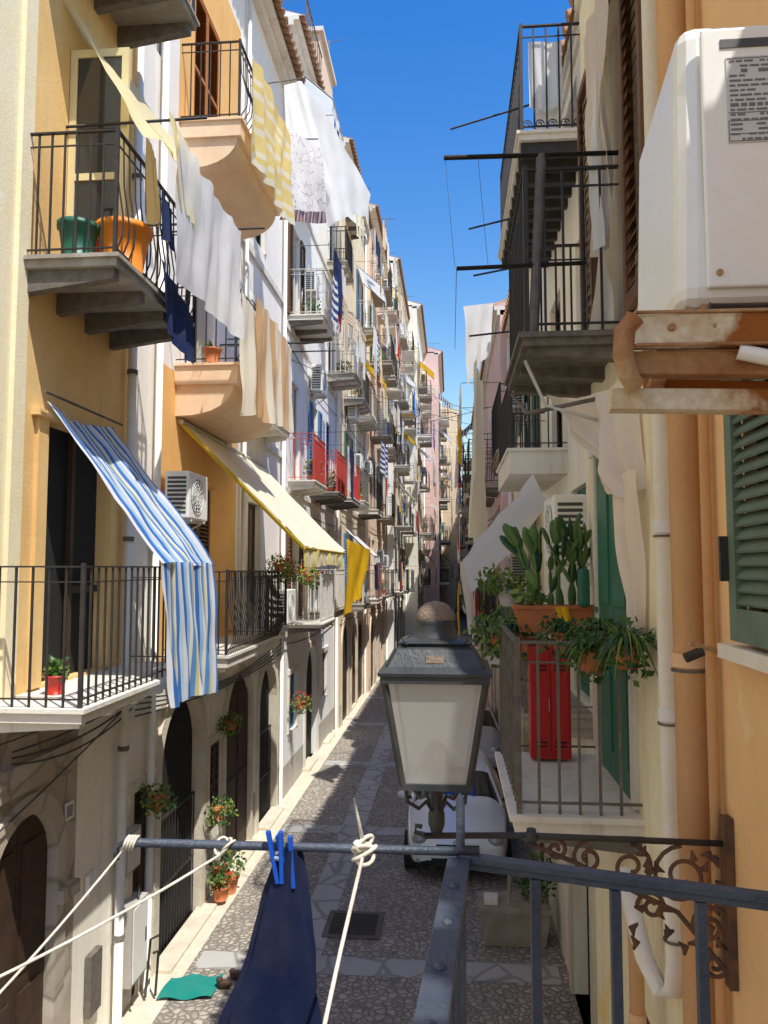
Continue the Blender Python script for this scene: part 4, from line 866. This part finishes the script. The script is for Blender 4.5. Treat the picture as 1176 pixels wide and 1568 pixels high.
# ============================================================ cars
def car(name,cx,y0,paint):
    P=empty(name,(cx,y0+1.9,-5)); mb=MB()
    S=[(0.0,.30,.50,.44,.60,.56,.55,.60,.40),(.10,.20,.70,.45,.77,.62,.70,.68,.50),(.45,.18,.79,.50,.85,.74,.77,.82,.58),(.85,.18,.80,.52,.865,.84,.80,.93,.62),(1.05,.18,.81,.52,.87,.88,.81,.985,.64),
       (1.75,.18,.82,.54,.875,.92,.81,1.40,.57),(1.95,.18,.82,.54,.875,.93,.81,1.46,.575),(2.5,.18,.82,.54,.875,.95,.80,1.50,.57),(3.1,.18,.81,.54,.865,.97,.79,1.46,.55),(3.5,.20,.79,.54,.84,.98,.76,1.28,.52),(3.72,.24,.75,.54,.80,.95,.71,1.02,.55),(3.8,.30,.68,.54,.72,.85,.64,.9,.5)]
    k=len(S); pts=[]
    for (y,zb,wb,zm,wm,zt,wt,zr,wr) in S:
        h=[(0,zb),(wb*.9,zb),(wb,zb+.06),(wm,zm),(wt+.03,zt-.03),(wt,zt),(wr,zr-.02),(wr*.9,zr+.01),(0,zr+.035)]
        pts.append([(cx+x,y0+y,-5+z) for x,z in h]+[(cx-x,y0+y,-5+z) for x,z in h[-2:0:-1]])
    n=len(pts[0]); i0=len(mb.v)
    for r in pts: mb.v+=r
    for a in range(k-1):
        for b in range(n):
            seg=b if b<8 else n-1-b
            mt=paint
            if seg==5 and 4<=a<=8: mt='glass'
            if seg in (6,7) and a==4: mt='glass'
            if seg in (6,7) and a==9: mt='glass'
            if seg in (0,1): mt='tyre'
            mb.f.append((i0+a*n+b,i0+a*n+(b+1)%n,i0+(a+1)*n+(b+1)%n,i0+(a+1)*n+b)); mb.m.append(mb.mi(mt)); mb.sm.append(True); mb.uv.append(None)
    for a in (0,k-1): mb.f.append(tuple(i0+a*n+b for b in range(n))); mb.m.append(mb.mi(paint)); mb.sm.append(True); mb.uv.append(None)
    me=mb.obj('body',P)
    bm=bmesh.new(); bm.from_mesh(me.data); bmesh.ops.recalc_face_normals(bm,faces=bm.faces); bm.to_mesh(me.data); bm.free()
    s=me.modifiers.new('sub','SUBSURF'); s.levels=2; s.render_levels=2
    mb=MB()
    for sx in (-1,1):
        for yy in (.68,3.05):
            x=cx+sx*.80; mb.tube([(x-sx*.1,y0+yy,-4.70),(x+sx*.075,y0+yy,-4.70)],.295,'tyre',n=24); mb.tube([(x+sx*.076,y0+yy,-4.70),(x+sx*.085,y0+yy,-4.70)],.19,'chrome',n=16)
        mb.ball((cx+sx*.60,y0+.20,-4.35),.14,'headl',14,10,(1.0,1.1,.75)); mb.ball((cx+sx*.62,y0+.10,-4.66),.05,'headl',10,6)
        mb.ball((cx+sx*.95,y0+1.42,-4.02),.09,paint,12,8,(1.15,.7,.8)); mb.tube([(cx+sx*.8,y0+1.4,-4.07),(cx+sx*.92,y0+1.42,-4.04)],.025,'tyre',n=6)
        mb.tube([(cx+sx*.77,y0+1.08,-4.08),(cx+sx*.555,y0+1.78,-3.60)],.03,paint,n=8)
        mb.ball((cx+sx*.66,y0+3.74,-4.25),.1,'red',10,8,(.8,.6,1.6))
    mb.box(cx-.42,cx+.42,y0-.02,y0+.1,-4.72,-4.60,'tyre'); mb.box(cx-.26,cx+.26,y0-.035,y0-.022,-4.57,-4.46,'plate'); mb.box(cx-.34,cx+.34,y0-.016,y0+.1,-4.45,-4.39,'tyre')
    mb.tube([(cx+.06*math.cos(t*.524),y0+.03,-4.36+.045*math.sin(t*.524)) for t in range(13)],.01,'chrome',n=5)
    mb.tube([(cx-.5,y0+1.06,-3.99),(cx-.02,y0+1.12,-3.93)],.012,'tyre',n=5); mb.tube([(cx+.02,y0+1.06,-3.98),(cx+.5,y0+1.18,-3.92)],.012,'tyre',n=5)
    mb.obj('wheels_lights_and_trim',P)
car('parked_car',.08,12.6,'carw'); car('parked_car',.42,18.6,'carg')

# ============================================================ street lamp
P=empty('wall_mounted_street_lamp',(-.065,3.26,-1.1)); lx,ly=-.065,3.26
mb=MB(); mb.revolve((lx,ly,0),[(.130,-.86),(.195,-.455)],'lglass',4,sq=True); mb.obj('glass_panes',P)
mb=MB()
for sx in (-1,1):
    for sy in (-1,1): mb.beam((lx+sx*.132,ly+sy*.132,-.865),(lx+sx*.198,ly+sy*.198,-.45),.020,.020,'lampi')
def sqring(r,z,w,h):
    for s in (-1,1):
        mb.beam((lx-r-w/2,ly+s*r,z),(lx+r+w/2,ly+s*r,z),w,h,'lampi'); mb.beam((lx+s*r,ly-r+w/2,z),(lx+s*r,ly+r-w/2,z),w,h,'lampi')
sqring(.132,-.868,.024,.024); sqring(.200,-.440,.03,.026)
mb.revolve((lx,ly,0),[(.222,-.425),(.225,-.412),(.19,-.39),(.155,-.325),(.135,-.312),(.15,-.302),(.10,-.288)],'lampi',4,sq=True)
mb.revolve((lx,ly,0),[(.095,-.295),(.088,-.26),(.075,-.23),(.082,-.215)],'lampi',20)
mb.ball((lx,ly,-.215),.082,'lampd',20,10,(1,1,.95),0,1)
for sx in (-1,1): mb.beam((lx+sx*.192,ly-.192,-.386),(lx+sx*.157,ly-.157,-.322),.010,.010,'lampi')
for sx in (-1,1): mb.tube([(lx+sx*.11,ly-.15,-.305),(lx+sx*.13,ly-.15,-.285),(lx+sx*.10,ly-.14,-.27)],.006,'lampi',n=6)
mb.hexa([(lx-.035,ly-.185,-.375),(lx+.035,ly-.185,-.375),(lx+.035,ly-.165,-.375),(lx-.035,ly-.165,-.375),(lx-.035,ly-.175,-.348),(lx+.035,ly-.175,-.348),(lx+.035,ly-.160,-.348),(lx-.035,ly-.160,-.348)],'lampd')
mb.revolve((lx,ly,0),[(.05,-.88),(.03,-.93),(.022,-.98),(.035,-1.01),(.035,-1.05),(.02,-1.09)],'lampi',14)
mb.revolve((lx,ly,0),[(.055,-.84),(.065,-.80),(.05,-.75),(.02,-.72)],'lampd',14)
for sx,sy in ((-1,-1),(1,-1),(1,1),(-1,1)):
    mb.tube([(lx+sx*.12,ly+sy*.12,-.88),(lx+sx*.115,ly+sy*.115,-.93),(lx+sx*.07,ly+sy*.07,-.97),(lx+sx*.04,ly+sy*.04,-.95),(lx+sx*.02,ly+sy*.02,-.99)],.008,'lampi',n=6)
mb.obj('lantern_frame',P)
mb=MB()
mb.tube([(lx-.05,ly,-1.10),(.3,ly+.01,-1.09),(1.1,ly+.04,-1.11)],.013,'lampi',n=10)
mb.tube([(lx-.05,ly,-1.10),(lx-.09,ly,-1.085),(lx-.085,ly,-1.06),(lx-.06,ly,-1.065)],.010,'lampi',n=8)
mb.ball((.32,ly,-1.09),.028,'lampi',12,8); mb.tube([(.32,ly,-1.12),(.32,ly,-1.06)],.02,'lampi')
mb.box(1.085,1.118,ly+.0,ly+.06,-1.66,-1.0,'rustd')
def spiral(cx,cz,r,t0,turns,sgn,rad=.009,k=.8,mat='rustd'):
    pts=[];N=30
    for i in range(N):
        t=t0+sgn*turns*2*math.pi*i/(N-1); rr=r*(1-k*i/(N-1)); pts.append((cx+rr*math.cos(t),ly+.03,cz+rr*math.sin(t)))
    mb.tube(pts,rad,mat,n=6)
spiral(.92,-1.24,.12,1.57,1.6,1); spiral(.72,-1.21,.09,1.57,1.5,-1); spiral(.55,-1.18,.065,1.57,1.4,1); spiral(1.02,-1.43,.085,0,1.5,1); spiral(1.04,-1.58,.05,0,1.4,-1); spiral(.8,-1.36,.06,3.1,1.4,-1)
spiral(.42,-1.15,.045,1.57,1.3,-1)
mb.tube([(1.08,ly+.03,-1.6),(1.0,ly+.03,-1.5),(.9,ly+.03,-1.38),(.72,ly+.03,-1.3),(.5,ly+.03,-1.2),(.3,ly+.02,-1.12)],.010,'rustd',n=6)
q=random.Random(5)
for i in range(26):
    c=Vector((q.uniform(.72,1.07),ly+.03,q.uniform(-1.55,-1.15))); a=q.uniform(0,6.28); mb.tube([c,c+Vector((.03*math.cos(a),0,.03*math.sin(a))),c+Vector((.055*math.cos(a+.6),0,.055*math.sin(a+.6)))],[.006,.016,.003],'rustd',n=6)
mb.obj('scrolled_wall_bracket',P)

# ============================================================ our balcony railing in the foreground
P=empty('foreground_balcony_railing',(.4,1,-1.5)); mb=MB()
c=(.015,1.50,-.545); e=(1.115,1.20,-.545)
mb.beam((c[0],c[1],-.543),(e[0],e[1],-.543),.024,.014,'ironblue'); mb.beam((c[0]+.0,c[1],-.557),(e[0],e[1],-.557),.012,.012,'ironblue')
s0=Vector((.012,1.49,-.545)); s1=Vector((-.13,-.4,-.545)); mb.beam(s0,s1,.042,.010,'ironblue'); mb.beam(s0-Vector((0,0,.016)),s1-Vector((0,0,.016)),.016,.02,'ironblue')
V0=Vector(c);V1=Vector(e)
for i in range(9):
    p=V0.lerp(V1,(i*.1345+.0)/1.1); mb.box(p.x-.009,p.x+.009,p.y-.009,p.y+.009,-1.5,-.564,'ironblue')
for i in range(1,14):
    p=s0.lerp(s1,i*.135/1.9); mb.box(p.x-.009,p.x+.009,p.y-.009,p.y+.009,-1.5,-.572,'ironblue')
    mb.ball((p.x,p.y,-.540),.010,'ironblue',8,5,(1,1,.6))
mb.beam((c[0],c[1],-1.4),(e[0],e[1],-1.4),.03,.012,'ironblue'); mb.beam((s0.x,s0.y,-1.4),(s1.x,s1.y,-1.4),.03,.012,'ironblue')
mb.tube([(.015,1.5,-.56),(.015,1.5,-.44),(.014,1.5,-.425)],[.009,.009,.002],'ironblue',n=8)
mb.obj('iron_rails',P,bevel=.002)
mb=MB(); mb.hexa([(-.16,-2,-1.62),(1.12,-2,-1.62),(1.12,1.22,-1.62),(0,1.53,-1.62),(-.16,-2,-1.5),(1.12,-2,-1.5),(1.12,1.22,-1.5),(0,1.53,-1.5)],'slab'); mb.obj('floor_slab',P)
mb=MB(); mb.tube([(-.625,1.475,-.527),(-.3,1.485,-.529),(.05,1.5,-.533)],.0085,'ironblue',n=10); mb.tube([(-.628,1.475,-.527),(-.645,1.475,-.535),(-.645,1.475,-.56)],.006,'ironblue',n=8); mb.obj('drying_arm',P)
mb=MB()
mb.tube([(-.185,1.48,-.435),(-.178,1.482,-.47),(-.168,1.482,-.515)],[.0015,.003,.004],'rope',n=7)
for k in range(5):
    mb.tube([(-.165+.017*math.cos(t)*(1+.3*math.sin(k)),1.485+.015*math.sin(t+k*.4),-.53+.006*(k-2)+.011*math.sin(t*1.0+k*1.7)) for t in [j*.524 for j in range(13)]],.004,'rope',n=7,cap=False)
mb.tube([(-.168,1.47,-.54),(-.185,1.30,-.63),(-.21,.95,-.80),(-.25,.4,-1.05)],.0036,'rope',n=7)
mb.obj('washing_line_rope')
mb=MB()
for k in range(4):
    mb.tube([(-.625+.006*k+.004*math.sin(t),1.475+.012*math.cos(t),-.527+.012*math.sin(t)) for t in [j*.524 for j in range(13)]],.0026,'rope',n=6,cap=False)
for k in range(3): mb.tube([(-.44+.012*math.cos(t)+.007*k,1.48+.014*math.sin(t),-.53+.012*math.sin(t+k)) for t in [j*.524 for j in range(13)]],.0026,'rope',n=6,cap=False)
mb.tube(catenary((-.435,1.47,-.54),(-.95,.75,-.62),.03),.0028,'rope',n=6); mb.tube(catenary((-.63,1.47,-.54),(-.9,.9,-.85),.03),.0026,'rope',n=6)
mb.obj('washing_line_rope')
def peg(x,y,z,tilt):
    mb=MB()
    for s in (-1,1):
        mb.hexa([(x+s*.004+tilt-.004,y-.006,z-.055),(x+s*.004+tilt+.004,y-.006,z-.055),(x+s*.004+tilt+.004,y+.006,z-.055),(x+s*.004+tilt-.004,y+.006,z-.055),
                 (x+s*.012-.004,y-.006,z+.04),(x+s*.012+.004,y-.006,z+.04),(x+s*.012+.004,y+.006,z+.04),(x+s*.012-.004,y+.006,z+.04)],'peg')
    mb.tube([(x-.012+tilt*.5,y,z-.01),(x+.012+tilt*.5,y,z-.01)],.006,'chrome',n=8); mb.obj('clothes_peg',bevel=.0015)
peg(-.335,1.468,-.535,.012); peg(-.318,1.474,-.545,.016)
mb=MB()
def fng(u,v):
    t=u*2*math.pi; z=-.53-.75*v
    w=.016+.088*min(1,v*1.8)**.85; dth=.016+.035*v
    fold=1+.16*math.sin(3*t+v*5)+.12*math.sin(7*t-v*7)+.15*noise.noise(Vector((math.cos(t)*1.5,math.sin(t)*1.5,v*6)))+.06*noise.noise(Vector((math.cos(t)*4,math.sin(t)*4,v*18)))
    cx=-.305-.06*min(1,v*1.6)
    return (cx+w*math.cos(t)*fold,1.485+dth*math.sin(t)*fold,z)
mb.grid(fng,60,50,'navy'); mb.obj('dark_navy_garment')

# ============================================================ light, sky, camera
S=Vector((.32,-.37,.87)).normalized()
sun=bpy.data.lights.new('sun','SUN'); sun.energy=5; sun.angle=math.radians(.5); sun.color=(1,.97,.90)
so=bpy.data.objects.new('sun',sun); sc.collection.objects.link(so); so.rotation_euler=S.to_track_quat('Z','Y').to_euler(); so.location=(10,-10,40)
w=bpy.data.worlds.new('World'); sc.world=w; w.use_nodes=True; nt=w.node_tree
sk=nt.nodes.new('ShaderNodeTexSky'); sk.sky_type='NISHITA'; sk.sun_disc=False; sk.sun_elevation=math.asin(S.z); sk.sun_rotation=math.atan2(S.x,S.y)
sk.altitude=0; sk.air_density=1.8; sk.dust_density=.6; sk.ozone_density=3.5
bg=nt.nodes['Background']; bg.inputs['Strength'].default_value=.15
hs=nt.nodes.new('ShaderNodeHueSaturation'); hs.inputs['Saturation'].default_value=1.5; hs.inputs['Hue'].default_value=.518; hs.inputs['Value'].default_value=1.25
nt.links.new(sk.outputs[0],hs.inputs['Color']); nt.links.new(hs.outputs[0],bg.inputs[0])
cam=bpy.data.cameras.new('camera'); cam.sensor_fit='VERTICAL'; cam.sensor_height=24; cam.lens=24*1178/1568; cam.clip_start=.02; cam.clip_end=1500
co=bpy.data.objects.new('camera',cam); sc.collection.objects.link(co); co.location=(0,0,ZO); co.rotation_euler=(math.radians(90+4.16),0,math.radians(4.95)); sc.camera=co
sc.view_settings.view_transform='Standard'; sc.view_settings.look='None'; sc.view_settings.exposure=0
